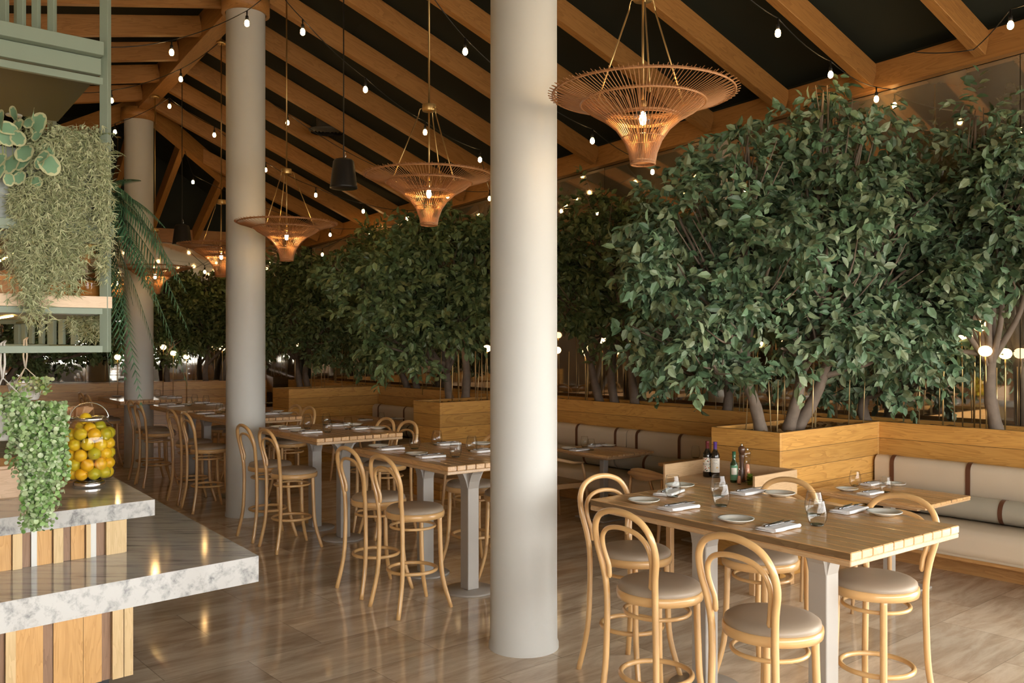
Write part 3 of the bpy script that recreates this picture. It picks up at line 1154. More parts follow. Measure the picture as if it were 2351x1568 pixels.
def make_napkin():
    rng = random.Random(3)
    m = MB()
    # folded stack with a rolled front edge
    for i, (z, s_) in enumerate(((.004, 1), (.010, .97), (.016, .94))):
        nx, ny = 12, 6
        vs_, fs = [], []
        for a in range(nx + 1):
            for b in range(ny + 1):
                u, v = a / nx - .5, b / ny - .5
                vs_.append((u * .215 * s_, v * .105 * s_ + (.004 * math.sin(u * 9 + i)), z + .0035 * math.sin(u * 14 + i * 2) * (v + .5) + .003 * (1 - abs(v) * 2)))
        for a in range(nx):
            for b in range(ny):
                k = a * (ny + 1) + b
                fs.append((k, k + ny + 1, k + ny + 2, k + 1))
        m.add(vs_, fs, 0, True)
        hem = [(x, y, z_) for x, y, z_ in vs_]
        ring = [hem[a * (ny + 1)] for a in range(nx + 1)] + [hem[nx * (ny + 1) + b] for b in range(1, ny + 1)] + [hem[a * (ny + 1) + ny] for a in range(nx - 1, -1, -1)] + [hem[b] for b in range(ny - 1, 0, -1)]
        lo = [(x, y, max(0.0005, z_ - .006)) for x, y, z_ in ring]
        n = len(ring)
        m.add(ring + lo, [(k, n + k, n + (k + 1) % n, (k + 1) % n) for k in range(n)], 0, True)
    m.tube([(-.105 + .21 * k / 6, -.052, .010) for k in range(7)], .009, 8, flat=1.2)
    return obj('napkin', m, MT['linen'])


def make_fork():
    m = MB()
    m.tube([(-.085, 0, .001), (-.04, 0, .001), (.01, 0, .003), (.04, 0, .005)], [.0045, .0032, .0022, .0028], 6)
    m.box((.05, 0, .005), (.024, .022, .0018))
    for k in range(4):
        m.tube([(.060, -.009 + .006 * k, .005), (.085, -.009 + .006 * k, .0035), (.098, -.009 + .006 * k, .006)], [.0015, .0013, .0008], 5)
    return obj('fork', m, MT['cutlery'])


def make_knife():
    m = MB().tube([(-.095, 0, .001), (-.06, 0, .001), (.0, 0, .001)], [.0055, .0045, .0035], 6)
    m.add([(0, -.004, 0), (.05, -.006, 0), (.10, -.002, 0), (.11, .004, 0), (0, .006, 0), (0, -.004, .002), (.05, -.006, .002), (.10, -.002, .002), (.11, .004, .002), (0, .006, .002)],
          [(4, 3, 2, 1, 0), (5, 6, 7, 8, 9), (0, 1, 6, 5), (1, 2, 7, 6), (2, 3, 8, 7), (3, 4, 9, 8), (4, 0, 5, 9)])
    return obj('knife', m, MT['cutlery'])


SETP = {}
KN = {'plate': ('small white side plate', 'plate', 'white side plates'), 'napkin': ('folded white linen napkin', 'napkin', 'folded white napkins'),
      'fork': ('steel fork', 'fork', 'forks lying on the napkins'), 'knife': ('steel knife', 'knife', 'knives lying on the napkins'), 'wine_glass': ('clear stemless glass', 'glass', 'clear stemless glasses')}


def put(kind, p, rz, where):
    if kind not in SETP:
        o = SETP[kind] = {'plate': make_plate, 'napkin': make_napkin, 'fork': make_fork, 'knife': make_knife, 'wine_glass': make_glass}[kind]()
    else:
        o = SETP[kind].copy()
        C.objects.link(o)
    a, c, g = KN[kind]
    tag(o, '%s %s' % (a, where), c, g)
    o.location = p
    o.rotation_euler = (0, 0, rz)
    return o


def setting(tk, h, plates, napkins, glasses, rz):
    nm = TN[tk] if tk in TN else LT[tk][2]
    for i, (x, y, w) in enumerate(plates):
        put('plate', G(x, y, h), 0, 'at %s of %s' % (w, nm))
    for i, (x, y, w, da) in enumerate(napkins):
        p = G(x, y, h)
        a = rz + R(da)
        put('napkin', p, a, 'at %s of %s' % (w, nm))
        ca, sa = math.cos(a), math.sin(a)
        for kd, dx, dy, ra in (('knife', -.01, .012, .12), ('fork', .01, -.012, -.1)):
            put(kd, p + Vector((dx * ca - dy * sa, dx * sa + dy * ca, .0235)), a + ra, 'on napkin at %s of %s' % (w, nm))
    for i, (x, y, w) in enumerate(glasses):
        put('wine_glass', G(x, y, h), i * .7, 'at %s of %s' % (w, nm))


H1 = 1.052
setting(1, H1, [(1478, 1154, 'left end'), (1561, 1119, 'far left corner'), (1690, 1198, 'near side'), (1790, 1138, 'far side'), (2030, 1182, 'right side')],
        [(1557, 1167, 'left end', 88), (1535, 1133, 'far left corner', -70 + 180), (1785, 1213, 'near side', 92), (1717, 1132, 'far side', 90), (1948, 1173, 'right side', 95)],
        [(1544, 1141, 'left end'), (1650, 1141, 'centre, far one'), (1656, 1163, 'centre, near one'), (1869, 1184, 'right end, far one'), (1876, 1207, 'right end, near one')], TA)
setting(2, H1, [(867.6, 1027, 'left corner'), (956, 1045, 'near side'), (1107, 1021, 'far side')],
        [(896, 1032, 'left corner', 85), (988, 1050, 'near side', 85), (1027, 1021, 'far corner', 85), (1112, 1037, 'right side', 85)],
        [(952, 1031, 'left end'), (1003, 1022, 'far side'), (1046, 1050, 'near side'), (1083, 1036, 'centre')], TA)
setting(3, H1, [(638, 982, 'left corner'), (681, 990, 'near side'), (865, 985, 'right corner'), (814, 976.5, 'far side')],
        [(664, 984.5, 'left corner', 85), (712, 994, 'near side', 85), (777, 977.5, 'far side', 85), (832, 985, 'right corner', 85)],
        [(706, 984, 'left end'), (749, 976.5, 'far side'), (752, 993, 'near side'), (799, 986, 'right end')], TA)
setting(5, H1, [(636, 946, 'right end'), (655, 951, 'right corner')], [(470, 950, 'left corner', 85), (492, 956, 'near side', 85), (622, 951, 'right end', 85)],
        [(504, 951, 'left end'), (513, 947, 'far side')], TA)
setting(4, H1, [(430, 930, 'far side')], [(383, 929.5, 'left corner', 85), (403, 933.5, 'near side', 85), (463, 926, 'far side', 85), (492, 929.5, 'right side', 85)],
        [(411, 928, 'left end'), (434, 932, 'centre'), (447, 926, 'far side'), (473, 928, 'right end')], TA)
setting(6, H1, [(268, 911, 'left end')], [(385, 912, 'right end', 85), (400, 914, 'right corner', 85)], [(362, 912, 'right end')], TA)
H2 = .752
setting(7, H2, [(1944, 1126, 'left side'), (2054, 1114, 'far right corner')], [(1997, 1133, 'near side', 90), (2000, 1112, 'far side', 90)], [(1963, 1116, 'far left'), (2034, 1131, 'centre')], LR)
setting(8, H2, [(1305, 1031, 'left side'), (1396, 1025, 'far right corner')], [(1330, 1034, 'near side', 90), (1370, 1024, 'far side', 90)], [(1342, 1027, 'left end'), (1357, 1034, 'centre')], LR)
setting(9, H2, [], [], [(1597, 1052, 'far end')], LR)
setting(10, H2, [(915, 963, 'right corner')], [(838, 965, 'near side', 85), (893, 962.5, 'far side', 85)], [(876, 966, 'centre')], LR)
setting(11, H2, [(805, 947.5, 'right corner')], [(752, 951, 'near side', 85), (788, 948.5, 'far side', 85)], [(779, 951.5, 'centre')], LR)
setting(13, H2, [], [(618, 926, 'left side', 85)], [(612, 927, 'left side')], LR)

# ------------------------------------------------------------------ service station with bottles
SN, STT = 5.80, 4.45          # n of the open front, centre t
r = thing('service_station', 'small oak service station with raised sides holding the wine bottles', 'cabinet', (*W(0, 0), 0), FR)
n0, n1, t0, t1 = 5.82, 6.40, 3.99, 4.89
obj('counter_board', MB().box(((n0 + n1) / 2, (t0 + t1) / 2, .785), (n1 - n0 - .02, t1 - t0 - .04, .03)), MT['oak'], r)
obj('side_panel', MB().box(((n0 + n1) / 2, t0 + .01, .67), (n1 - n0, .022, .50), bev=.002), MT['oak'], r)
obj('side_panel', MB().box(((n0 + n1) / 2, t1 - .01, .67), (n1 - n0, .022, .50), bev=.002), MT['oak'], r)
obj('back_panel', MB().box((n1 - .012, (t0 + t1) / 2, .67), (.022, t1 - t0 - .045, .50)), MT['oak'], r)
obj('front_panel', MB().box((n0 + .03, (t0 + t1) / 2, .60), (.02, t1 - t0 - .05, .33)), MT['steel'], r)
for a in (n0 + .04, n1 - .04):
    for b in (t0 + .04, t1 - .04):
        obj('leg', MB().box((a, b, .21), (.05, .05, .42), bev=.003), MT['chairwood'], r)


def cyl_text(txt, rad, z, size, ang, mat, parent, nm='lettering'):
    cu = bpy.data.curves.new('t', 'FONT')
    cu.body = txt
    cu.size = size
    cu.align_x = 'CENTER'
    o = bpy.data.objects.new('t', cu)
    C.objects.link(o)
    bpy.context.view_layer.update()
    me = bpy.data.meshes.new_from_object(o.evaluated_get(bpy.context.evaluated_depsgraph_get()))
    bpy.data.objects.remove(o)
    for v in me.vertices:
        a = ang + v.co.x / rad
        v.co = (rad * math.cos(a), rad * math.sin(a), z + v.co.y)
    return link(nm, me, [mat], parent)


def lab_patch(rad, z0, z1, a0, a1, mat, parent, nm='paper_label'):
    m = MB()
    n = 12
    vs_ = []
    for i in range(n + 1):
        a = a0 + (a1 - a0) * i / n
        vs_ += [(rad * math.cos(a), rad * math.sin(a), z0), (rad * math.cos(a), rad * math.sin(a), z1)]
    m.add(vs_, [(2 * i, 2 * i + 2, 2 * i + 3, 2 * i + 1) for i in range(n)], 0, True)
    return obj(nm, m, mat, parent)


MT['lab_cream'] = plain('cream_label', (.78, .74, .64), .7)
MT['lab_green'] = plain('green_label', (.10, .26, .14), .6)
MT['ink'] = plain('black_ink', (.02, .02, .02), .7)
MT['foil_red'] = plain('wine_red_foil', (.14, .02, .025), .3, coat=.4)
MT['foil_purple'] = plain('purple_foil', (.09, .035, .22), .3, coat=.4)
MT['foil_green'] = plain('green_foil', (.03, .12, .06), .3, coat=.4)
MT['gold'] = plain('gold_ink', (.75, .45, .10), .4)
MT['red_ink'] = plain('red_ink', (.55, .10, .05), .6)
FACE = -PI / 2 - .2


def wine(px, py, label, foil, text, kind):
    p = G(px, py, .802)
    r = thing('wine_bottle', label, 'bottle', p, 0, 'wine bottles on the service station')
    obj('bottle_body', MB().lathe([(0, 0), (.034, 0), (.0375, .005), (.0375, .18), (.034, .20), (.022, .222), (.0150, .24), (.0145, .29), (.0155, .292), (.0155, .30), (0, .30)], 28), MT['redwine'], r)
    obj('foil_capsule', MB().lathe([(.0152, .235), (.0154, .24), (.0150, .288), (.0162, .29), (.0162, .301), (0, .302)], 24), foil, r)
    lb = lab_patch(.0380, .045, .165, FACE - 1.3, FACE + 1.3, MT['lab_cream'], r)
    if kind == 0:
        cyl_text(text, .0383, .100, .024, FACE + .1, MT['ink'], lb)
        rng = random.Random(5)
        for k in range(26):
            a, z = FACE + rng.uniform(-1.1, 1.1), rng.choice([rng.uniform(.05, .09), rng.uniform(.13, .16)])
            m = MB()
            c = [(a + .13 * math.cos(q), z + .005 * math.sin(q)) for q in [2 * PI * i / 6 for i in range(6)]]
            m.add([(.0383 * math.cos(u), .0383 * math.sin(u), v) for u, v in c], [tuple(range(6))])
            obj('printed_flower', m, [MT['red_ink'], MT['gold'], MT['ink'], MT['lab_green']][k % 4], lb)
    else:
        cyl_text(text, .0383, .148, .011, FACE + .1, MT['ink'], lb)
        m = MB().add([(.0383 * math.cos(FACE + .45 + .25 * math.cos(q)), .0383 * math.sin(FACE + .45 + .25 * math.cos(q)), .085 + .01 * math.sin(q)) for q in [2 * PI * i / 12 for i in range(12)]], [tuple(range(12))])
        obj('gold_seal', m, MT['gold'], lb)
        m = MB()
        for a0, z0, a1, z1 in ((-.6, .115, -.3, .128), (-.3, .128, 0, .118), (0, .118, .3, .124), (.3, .124, .6, .112), (-.7, .06, .1, .06)):
            q0, q1 = FACE + a0, FACE + a1
            m.add([(.0383 * math.cos(q0), .0383 * math.sin(q0), z0), (.0383 * math.cos(q1), .0383 * math.sin(q1), z1), (.0383 * math.cos(q1), .0383 * math.sin(q1), z1 + .002), (.0383 * math.cos(q0), .0383 * math.sin(q0), z0 + .002)], [(0, 1, 2, 3)])
        obj('printed_hills', m, MT['ink'], lb)


wine(1624, 1094, 'dark wine bottle with red foil neck and colourful flowered label', MT['foil_red'], 'RUSTICA', 0)
wine(1642, 1096, 'dark wine bottle with purple foil neck and plain cream label', MT['foil_purple'], 'RIVERA', 1)
p = G(1685, 1107, .802)
r = thing('oil_bottle', 'slim dark green oil bottle beside the pepper mills', 'bottle', p)
obj('bottle_body', MB().lathe([(0, 0), (.029, 0), (.031, .004), (.031, .135), (.029, .15), (.016, .175), (.012, .195), (.012, .23), (0, .23)], 24), MT['oilglass'], r)
obj('cap', MB().lathe([(.0135, .195), (.0145, .20), (.0145, .25), (0, .251)], 20), MT['foil_green'], r)
lb = lab_patch(.0314, .02, .14, FACE - 1.2, FACE + 1.2, MT['lab_green'], r)
lab_patch(.0317, .065, .12, FACE - .75, FACE + .75, MT['lab_cream'], r, 'paper_label')
p = G(1703, 1106, .802)
r = thing('pepper_mill', 'tall dark wooden pepper mill on the service station', 'pepper mill', p)
MT['walnut'] = plain('dark_walnut', (.09, .04, .02), .3, coat=.4, noise=.2, nscale=20)
obj('body', MB().lathe([(0, 0), (.028, 0), (.030, .006), (.029, .04), (.022, .09), (.0185, .14), (.021, .19), (.025, .215), (.022, .225), (0, .226)], 24), MT['walnut'], r)
obj('head', MB().lathe([(.018, .226), (.024, .235), (.030, .255), (.030, .27), (.024, .285), (.010, .294), (0, .295)], 24), MT['walnut'], r)
obj('top_nut', MB().lathe([(.006, .294), (.008, .30), (.006, .31), (0, .312)], 12), MT['chrome'], r)
MT['saltpink'] = plain('pink_salt', (.72, .33, .20), .8, noise=.3, nscale=120)


def mill(px, py, hh, label):
    p = G(px, py, .802)
    r = thing('salt_mill', label, 'salt mill', p)
    s_ = hh / .28
    pr = [(0, 0), (.024, 0), (.030, .01), (.030, .05), (.024, .10), (.019, .14), (.020, .17), (.024, .19), (.020, .205), (.022, .22), (.029, .238), (.027, .26), (.012, .272), (0, .273)]
    obj('glass_body', MB().lathe([(a * (s_ * .6 + .4), b * s_) for a, b in pr], 24), MT['glass'], r)
    obj('salt_filling', MB().lathe([(a * (s_ * .6 + .4), b * s_) for a, b in [(0, .02), (.024, .02), (.025, .05), (.020, .10), (.016, .15), (0, .155)]], 18), MT['saltpink'], r)
    obj('base_collar', MB().lathe([(0, -.001), (.025 * s_, -.001), (.026 * s_, .012), (.02, .014)], 20), MT['chrome'], r)
    obj('top_nut', MB().lathe([(.005, .27 * s_), (.006, .285 * s_), (0, .29 * s_)], 10), MT['chrome'], r)


mill(1716, 1107, .27, 'tall clear mill of pink salt beside the dark pepper mill')
mill(1697, 1112, .125, 'short clear salt mill in front of the oil bottle')
p = G(1722, 1113, .802)
r = thing('herb_pot', 'tiny glass of green herbs on the service station', 'plant', p)
obj('glass_pot', MB().lathe([(0, 0), (.020, 0), (.027, .07)], 16), thin_glass('green_tinted_glass', (.55, .7, .25)), r)
rng = random.Random(8)
m = MB()
for k in range(60):
    a, q = rng.uniform(0, 2 * PI), rng.uniform(0, .022)
    c = Vector((q * math.cos(a), q * math.sin(a), rng.uniform(.03, .09)))
    d1 = Vector((rng.uniform(-1, 1), rng.uniform(-1, 1), rng.uniform(-.3, 1))).normalized() * .013
    d2 = d1.orthogonal().normalized() * .006
    m.add([c - d1, c + d2, c + d1, c - d2], [(0, 1, 2, 3)])
obj('herb_leaves', m, plain('herb_green', (.22, .32, .03), .5), r)

# ------------------------------------------------------------------ rattan pendants
def make_pendant(label):
    r = thing('rattan_pendant', label, 'pendant lamp', group='rattan pendants in a row under the ridge')
    m = MB()
    K = 132
    for k in range(K):                                  # outer tray of canes
        a = 2 * PI * k / K
        c, s_ = math.cos(a), math.sin(a)
        m.tube([(q * c, q * s_, z) for q, z in ((.195, -.145), (.27, -.093), (.35, -.062), (.44, -.033), (.53, -.004 + .008 * (k % 2)))], [.0027] * 4 + [.0024], 4, cap=False)
    obj('cane_tray', m, MT['rattan'], r)
    m = MB()
    K = 60
    for k in range(K):                                  # funnel canes from the foot ring to the inner ring
        a = 2 * PI * k / K
        c, s_ = math.cos(a), math.sin(a)
        m.tube([(q * c, q * s_, z) for q, z in ((.066, -.405), (.078, -.34), (.105, -.27), (.150, -.205), (.215, -.15), (.30, -.10), (.35, -.055))], [.0028] * 7, 4, cap=False)
    obj('cane_funnel', m, MT['rattan'], r)
    m = MB()
    for q, z, t in ((.505, -.012, .006), (.495, -.002, .004), (.345, -.062, .0075), (.335, -.052, .004), (.205, -.140, .008), (.195, -.150, .004), (.066, -.385, .006), (.068, -.40, .004), (.115, -.255, .003)):
        m.tube([(q * math.cos(a), q * math.sin(a), z) for a in [2 * PI * i / 56 for i in range(56)]], t, 6, closed=True)
    obj('cane_rings', m, MT['rattan'], r)
    obj('hub', MB().lathe([(0, .565), (.052, .565), (.054, .56), (.054, .515), (.052, .51), (0, .51)], 28), MT['brass'], r)
    for k in range(3):
        a = 2 * PI * k / 3 + .5
        c, s_ = math.cos(a), math.sin(a)
        m = MB().tube([(.085 * c, .085 * s_, .47), (.31 * c, .31 * s_, -.085)], .0048, 6)
        m.tube([(.05 * c, .05 * s_, .53), (.072 * c, .072 * s_, .525), (.08 * c, .08 * s_, .50), (.085 * c, .085 * s_, .47)], .004, 6)
        obj('hanging_rod', m, MT['brass'], r)
    obj('bulb_stem', MB().tube([(0, 0, .52), (0, 0, -.045)], .0065, 8).lathe([(.014, -.045), (.02, -.05), (.02, -.085), (.012, -.09)], 16), MT['brass'], r)
    obj('bulb', MB().lathe([(0, -.205), (.025, -.20), (.045, -.18), (.053, -.15), (.045, -.12), (.025, -.10), (.014, -.09)], 24), MT['glass'], r)
    obj('filament', MB().lathe([(0, -.185), (.014, -.178), (.020, -.15), (.014, -.115), (0, -.105)], 12), MT['pbulb'], r)
    return r


PD = [(1476, 212, 4.98, 'largest rattan pendant, right of the nearest column and nearest the camera'),
      (985, 402, 7.15, 'rattan pendant just left of the nearest column'),
      (658, 511, 9.4, 'rattan pendant just right of the second column'),
      (508, 562, 11.2, 'rattan pendant partly hidden behind the second column on its left'),
      (356, 612, 13.2, 'small rattan pendant in front of the farthest column'),
      (270, 632, 15.6, 'farthest rattan pendant, a sliver between fern and farthest column')]
pp0 = None
for i, (px, py, z, lab) in enumerate(PD):
    p = D(px, py, z)
    if pp0 is None:
        pp0 = make_pendant(lab)
        o = pp0
        o.location = p
    else:
        o = dup(pp0, p, i * .8, lab)
    s_ = (Vector((p.x, p.y)) - GA).dot(GU)
    gz = gird(min(s_, 10.1)).z
    h = gz - p.z
    obj('ceiling_rod', MB().tube([(0, 0, .56), (0, 0, h - .005)], .0075, 8), MT['brass'], o)
    obj('ceiling_rose', MB().lathe([(0, h - .03), (.06, h - .03), (.06, h + .0), (0, h + .0)], 24), MT['brass'], o)
# black pendant loudspeakers
def pend_speaker(px, py, z, lab, top):
    p = D(px, py, z)
    r = thing('pendant_loudspeaker', lab, 'loudspeaker', p, 0, 'black pendant loudspeakers')
    obj('housing', MB().lathe([(0, .15), (.05, .15), (.085, .14), (.10, .12), (.128, -.11), (.132, -.12), (.132, -.135), (.12, -.14), (.02, -.15), (0, -.15)], 32), MT['black'], r)
    obj('cable', MB().tube([(0, 0, .15), (0, 0, .20), (0, 0, top - p.z)], .006, 6), MT['black'], r)
    obj('hook', MB().tube([(0, 0, .15), (.02, 0, .17), (.015, 0, .21), (0, 0, .24)], .004, 6), MT['chrome'], r)


pend_speaker(789, 400, 8.6, 'black bell shaped pendant loudspeaker between two rattan pendants', 6.0)
pend_speaker(418, 540, 12.5, 'small black pendant loudspeaker seen left of the second column', 5.55)

# ------------------------------------------------------------------ string lights
def string_light(label, pts):
    """pts: (px, py, h, bulb?) along the cable"""
    P = []
    for px, py, d, b in pts:
        P.append((D(px, py, d), b))
    r = thing('string_light', label, 'string lights', P[0][0], 0, 'festoon cables with warm bulbs')
    o0 = P[0][0]
    m = MB()
    for (a, _), (b, _) in zip(P[:-1], P[1:]):
        sag = (b - a).length * .035
        m.tube([a.lerp(b, t) - UP * (4 * sag * t * (1 - t)) - o0 for t in [k / 8 for k in range(9)]], .0045, 5)
    obj('cable', m, MT['black'], r)
    for p, b in P:
        if b:
            q = p - o0
            s_ = obj('socket', MB().lathe([(0, 0), (.008, -.002), (.006, -.045), (.014, -.05), (.016, -.085), (.010, -.09)], 10, q), MT['black'], r)
            obj('bulb', MB().lathe([(.010, -.088), (.020, -.102), (.0225, -.120), (.0205, -.137), (.011, -.148), (0, -.151)], 12, q), MT['bulb'], r)


def B(px, py, d, b=1):       # bulb centre pixel -> cable point above it
    return (px, py - .125 * FOC / d, d, b)


string_light('string light crossing the top left corner to the second column', [(-60, 120, 7.0, 0), (240, 108, 8.2, 0), B(394, 122, 8.6), B(567, 55, 8.4), (640, -40, 8.2, 0)])
string_light('string light passing under the timber girder left of second column', [(170, 212, 10.5, 0), B(256, 232, 10.6), B(415, 183, 10.4), (500, 100, 10.3, 0)])
string_light('string light above the farthest column', [(200, 300, 13.2, 0), B(264, 304, 12.8), B(389, 245, 12.6), B(492, 311, 12.4), B(610, 391, 13.6), B(725, 449, 13.4), B(834, 486, 13.6), B(935, 502, 13.7), (985, 475, 14.0, 0)])
string_light('string light running from behind the second column to the planter wall', [(640, -20, 8.2, 0), B(695, 75, 8.2), B(839, 207, 9.0), B(976, 305, 9.8), B(1102, 368, 10.6), B(1124, 457, 12.0)])
string_light('string light crossing high behind the nearest column', [(985, -20, 7.6, 0), B(1068, 120, 7.8), B(1200, 232, 8.3), B(1360, 325, 9.0), B(1498, 396, 10.6)])
string_light('string light on the right ending at the mirror', [(1680, -40, 6.6, 0), B(1786, 78, 7.0), B(1907, 173, 7.9), B(2012, 229, 8.75), (2060, 205, 8.72, 0)])
string_light('string light low between rafters left of the nearest column', [(560, 180, 11.8, 0), B(660, 283, 11.5), B(910, 422, 12.6), B(1028, 452, 12.6), (1120, 440, 12.6, 0)])
string_light('string light at the far end above the trees', [(420, 330, 15.0, 0), B(443, 419, 14.8), B(758, 540, 15.6), B(850, 538, 15.7), B(876, 541, 16.0), (910, 520, 16.3, 0)])
string_light('loose string light hanging low above the far planter', [(420, 560, 16.2, 0), B(470, 625, 16.4), B(595, 560, 16.4), B(740, 585, 16.6), (800, 540, 16.6, 0)])
string_light('string light along the eave on the right edge', [(2100, 120, 7.4, 0), B(2235, 150, 7.1, 0), B(2320, 60, 6.6), (2420, -20, 6.2, 0)])
# further festoons over the hidden left half of the room, seen in the mirror
for i, (x0, y0, x1, y1) in enumerate(((-3.2, 2.2, -6.6, 6.4), (-2.2, 4.4, -7.6, 9.4), (-5.5, 8.5, -9.5, 12.5), (-.5, 1.2, -4.6, 1.8), (1.2, .6, 4.2, 4.4))):
    r = thing('string_light', ['string light over the marble counter, seen in the mirror', 'string light left of the marble counter, seen in the mirror', 'string light at the far left, seen only in the mirror', 'string light behind the camera, seen in the mirror', 'string light over the right front, seen in the mirror'][i], 'string lights', (x0, y0, 4.9), 0, 'festoon cables with warm bulbs')
    a, b = Vector((0, 0, 0)), Vector((x1 - x0, y1 - y0, -.2))
    m = MB()
    m.tube([a.lerp(b, k / 24) - UP * 1.0 * (k / 24) * (1 - k / 24) for k in range(25)], .0045, 5)
    obj('cable', m, MT['black'], r)
    for k in range(6):
        t = (k + .5) / 6
        q = a.lerp(b, t) - UP * 1.0 * t * (1 - t)
        obj('socket', MB().lathe([(0, 0), (.006, -.045), (.016, -.085), (.010, -.09)], 8, q), MT['black'], r)
        obj('bulb', MB().lathe([(.010, -.088), (.0265, -.122), (.024, -.142), (0, -.159)], 10, q), MT['bulb'], r)

# ------------------------------------------------------------------ trees
LEAF_V = [(0, 0, 0), (.33, 0, -.03), (.68, 0, -.02), (1, 0, -.12), (.30, .27, .06), (.66, .22, .04), (.30, -.27, .06), (.66, -.22, .04)]
LEAF_F = [(0, 1, 4), (1, 2, 5, 4), (2, 3, 5), (0, 6, 1), (1, 6, 7, 2), (2, 7, 3)]
LEAF2_V = [(0, 0, 0), (.5, 0, -.04), (1, 0, -.1), (.46, .27, .06), (.46, -.27, .06)]
LEAF2_F = [(0, 1, 3), (1, 2, 3), (0, 4, 1), (1, 4, 2)]


def frames(pos, d, nrm, s):
    """N x 3 x 4 matrices: x axis d, z axis near nrm, scale s"""
    d = d / np.linalg.norm(d, axis=1, keepdims=True)
    y = np.cross(nrm, d)
    y /= np.maximum(np.linalg.norm(y, axis=1, keepdims=True), 1e-6)
    z = np.cross(d, y)
    s = s[:, None]
    return np.stack([d * s, y * s, z * s, pos], axis=2)


def crown_frames(blobs, dens, lsize, rng):
    out = []
    for c, r, rz in blobs:
        c = np.array(c)
        nt = int(dens * r * rz * 4)
        u = rng.normal(size=(nt, 3))
        u /= np.linalg.norm(u, axis=1, keepdims=True)
        q = (.30 + .72 * rng.random(nt) ** .55)[:, None]
        P = c + u * q * np.array([r, r, rz])
        nc = max(4, nt // 9)
        P = P[rng.integers(0, nc, nt)] + rng.normal(size=(nt, 3)) * .062
        u = P - c
        u /= np.maximum(np.linalg.norm(u, axis=1, keepdims=True), 1e-6)
        tw = u * np.array([1, 1, .6]) + rng.normal(size=(nt, 3)) * .55 + np.array([0, 0, -.12])
        tw /= np.linalg.norm(tw, axis=1, keepdims=True)
        K = 9
        side = np.cross(tw, rng.normal(size=(nt, 3)))
        side /= np.linalg.norm(side, axis=1, keepdims=True)
        for k in range(K):
            f = k / (K - 1)
            pos = P + tw * (.17 * f * lsize / .075) + rng.normal(size=(nt, 3)) * .012
            sg = (-1) ** k
            d = tw * .75 + side * sg * .75 + rng.normal(size=(nt, 3)) * .3 + np.array([0, 0, -.28])
            nrm = np.cross(tw, side) * .5 + rng.normal(size=(nt, 3)) * .45 + np.array([0, 0, .75]) + u * .35
            out.append(frames(pos, d, nrm, lsize * (.7 + .55 * rng.random(nt))))
    F = np.concatenate(out)
    # nothing grows through the mirrors: fold stray leaves back into the crown
    n = F[:, 0, 3] * CW + F[:, 1, 3] * SW
    ex = np.maximum(0, n - (MN - .07))
    F[:, 0, 3] -= 2 * ex * CW
    F[:, 1, 3] -= 2 * ex * SW
    e = (F[:, 0, 3] - E1.x) * EN.x + (F[:, 1, 3] - E1.y) * EN.y
    ex = np.maximum(0, e - .43)
    F[:, 0, 3] -= 2 * ex * EN.x
    F[:, 1, 3] -= 2 * ex * EN.y
    return F


def clampc(c):
    c = Vector(c)
    n = c.x * CW + c.y * SW
    ex = max(0, n - (MN - .15))
    c -= Vector((CW, SW, 0)) * ex
    e = (c.x - E1.x) * EN.x + (c.y - E1.y) * EN.y
    c -= Vector((EN.x, EN.y, 0)) * max(0, e - .35)
    return c


NLEAF = [0]


def tree(label, trunks, blobs, seed, dens=175, lsize=.104, mat='leaf', fine=True, tr=.055):
    """trunks: list of base points; blobs: (centre, r, rz)"""
    rng = np.random.default_rng(seed)
    rr = random.Random(seed)
    base = Vector(trunks[0])
    r = thing('ficus_tree', label, 'tree', base, 0, 'ficus trees growing from the planters')
    todo = [(clampc(c), q) for c, q, _ in blobs]
    groups = [[] for _ in trunks]
    for c, q in todo:
        k = min(range(len(trunks)), key=lambda i: (Vector(trunks[i]) - c).length + rr.uniform(0, .2))
        groups[k].append((c, q))
    for b, grp in zip(trunks, groups):
        b = Vector(b)
        m = MB()
        if not grp:
            grp = [todo[0]]
        cen = sum((c for c, _ in grp), Vector()) / len(grp)
        fork = b.lerp(cen, .30) + Vector((rr.uniform(-.05, .05), rr.uniform(-.05, .05), 0))
        fork.z = b.z + (cen.z - b.z) * .38
        mid = b.lerp(fork, .5) + Vector((rr.uniform(-.05, .05), rr.uniform(-.03, .03), 0))
        pts = smooth_path([b, mid, fork], 5)
        m.tube([p - base for p in pts], [tr * (1.12 - .42 * i / (len(pts) - 1)) * (1 + .06 * math.sin(i * 2.1)) for i in range(len(pts))], 10)
        obj('trunk', m, MT['bark'], r)
        m = MB()
        for c, q in grp:
            s0 = fork.lerp(mid, rr.uniform(0, .5))
            k1 = s0.lerp(c, .45) + Vector((rr.uniform(-.12, .12), rr.uniform(-.12, .12), rr.uniform(-.05, .08)))
            pts = smooth_path([s0, k1, c], 5)
            m.tube([p - base for p in pts], [tr * .62 * (1 - .72 * i / (len(pts) - 1)) for i in range(len(pts))], 7)
            for _ in range(5):
                e = clampc(c + Vector((rr.uniform(-1, 1), rr.uniform(-1, 1), rr.uniform(-.6, 1))) * q * .8)
                k2 = k1.lerp(e, .5) + Vector((rr.uniform(-.08, .08), rr.uniform(-.08, .08), rr.uniform(-.05, .05)))
                m.tube([p - base for p in smooth_path([k1.lerp(c, rr.uniform(0, .6)), k2, e], 3)], [.012, .011, .010, .009, .007, .006, .004], 5)
        obj('branches', m, MT['bark'], r, kind='stuff')
    F = crown_frames(blobs, dens, lsize, rng)
    F[:, :, 3] -= np.array(base)
    NLEAF[0] += len(F)
    scatter('foliage', LEAF_V if fine else LEAF2_V, LEAF_F if fine else LEAF2_F, F, [MT[mat]], r, kind='stuff')
    return r


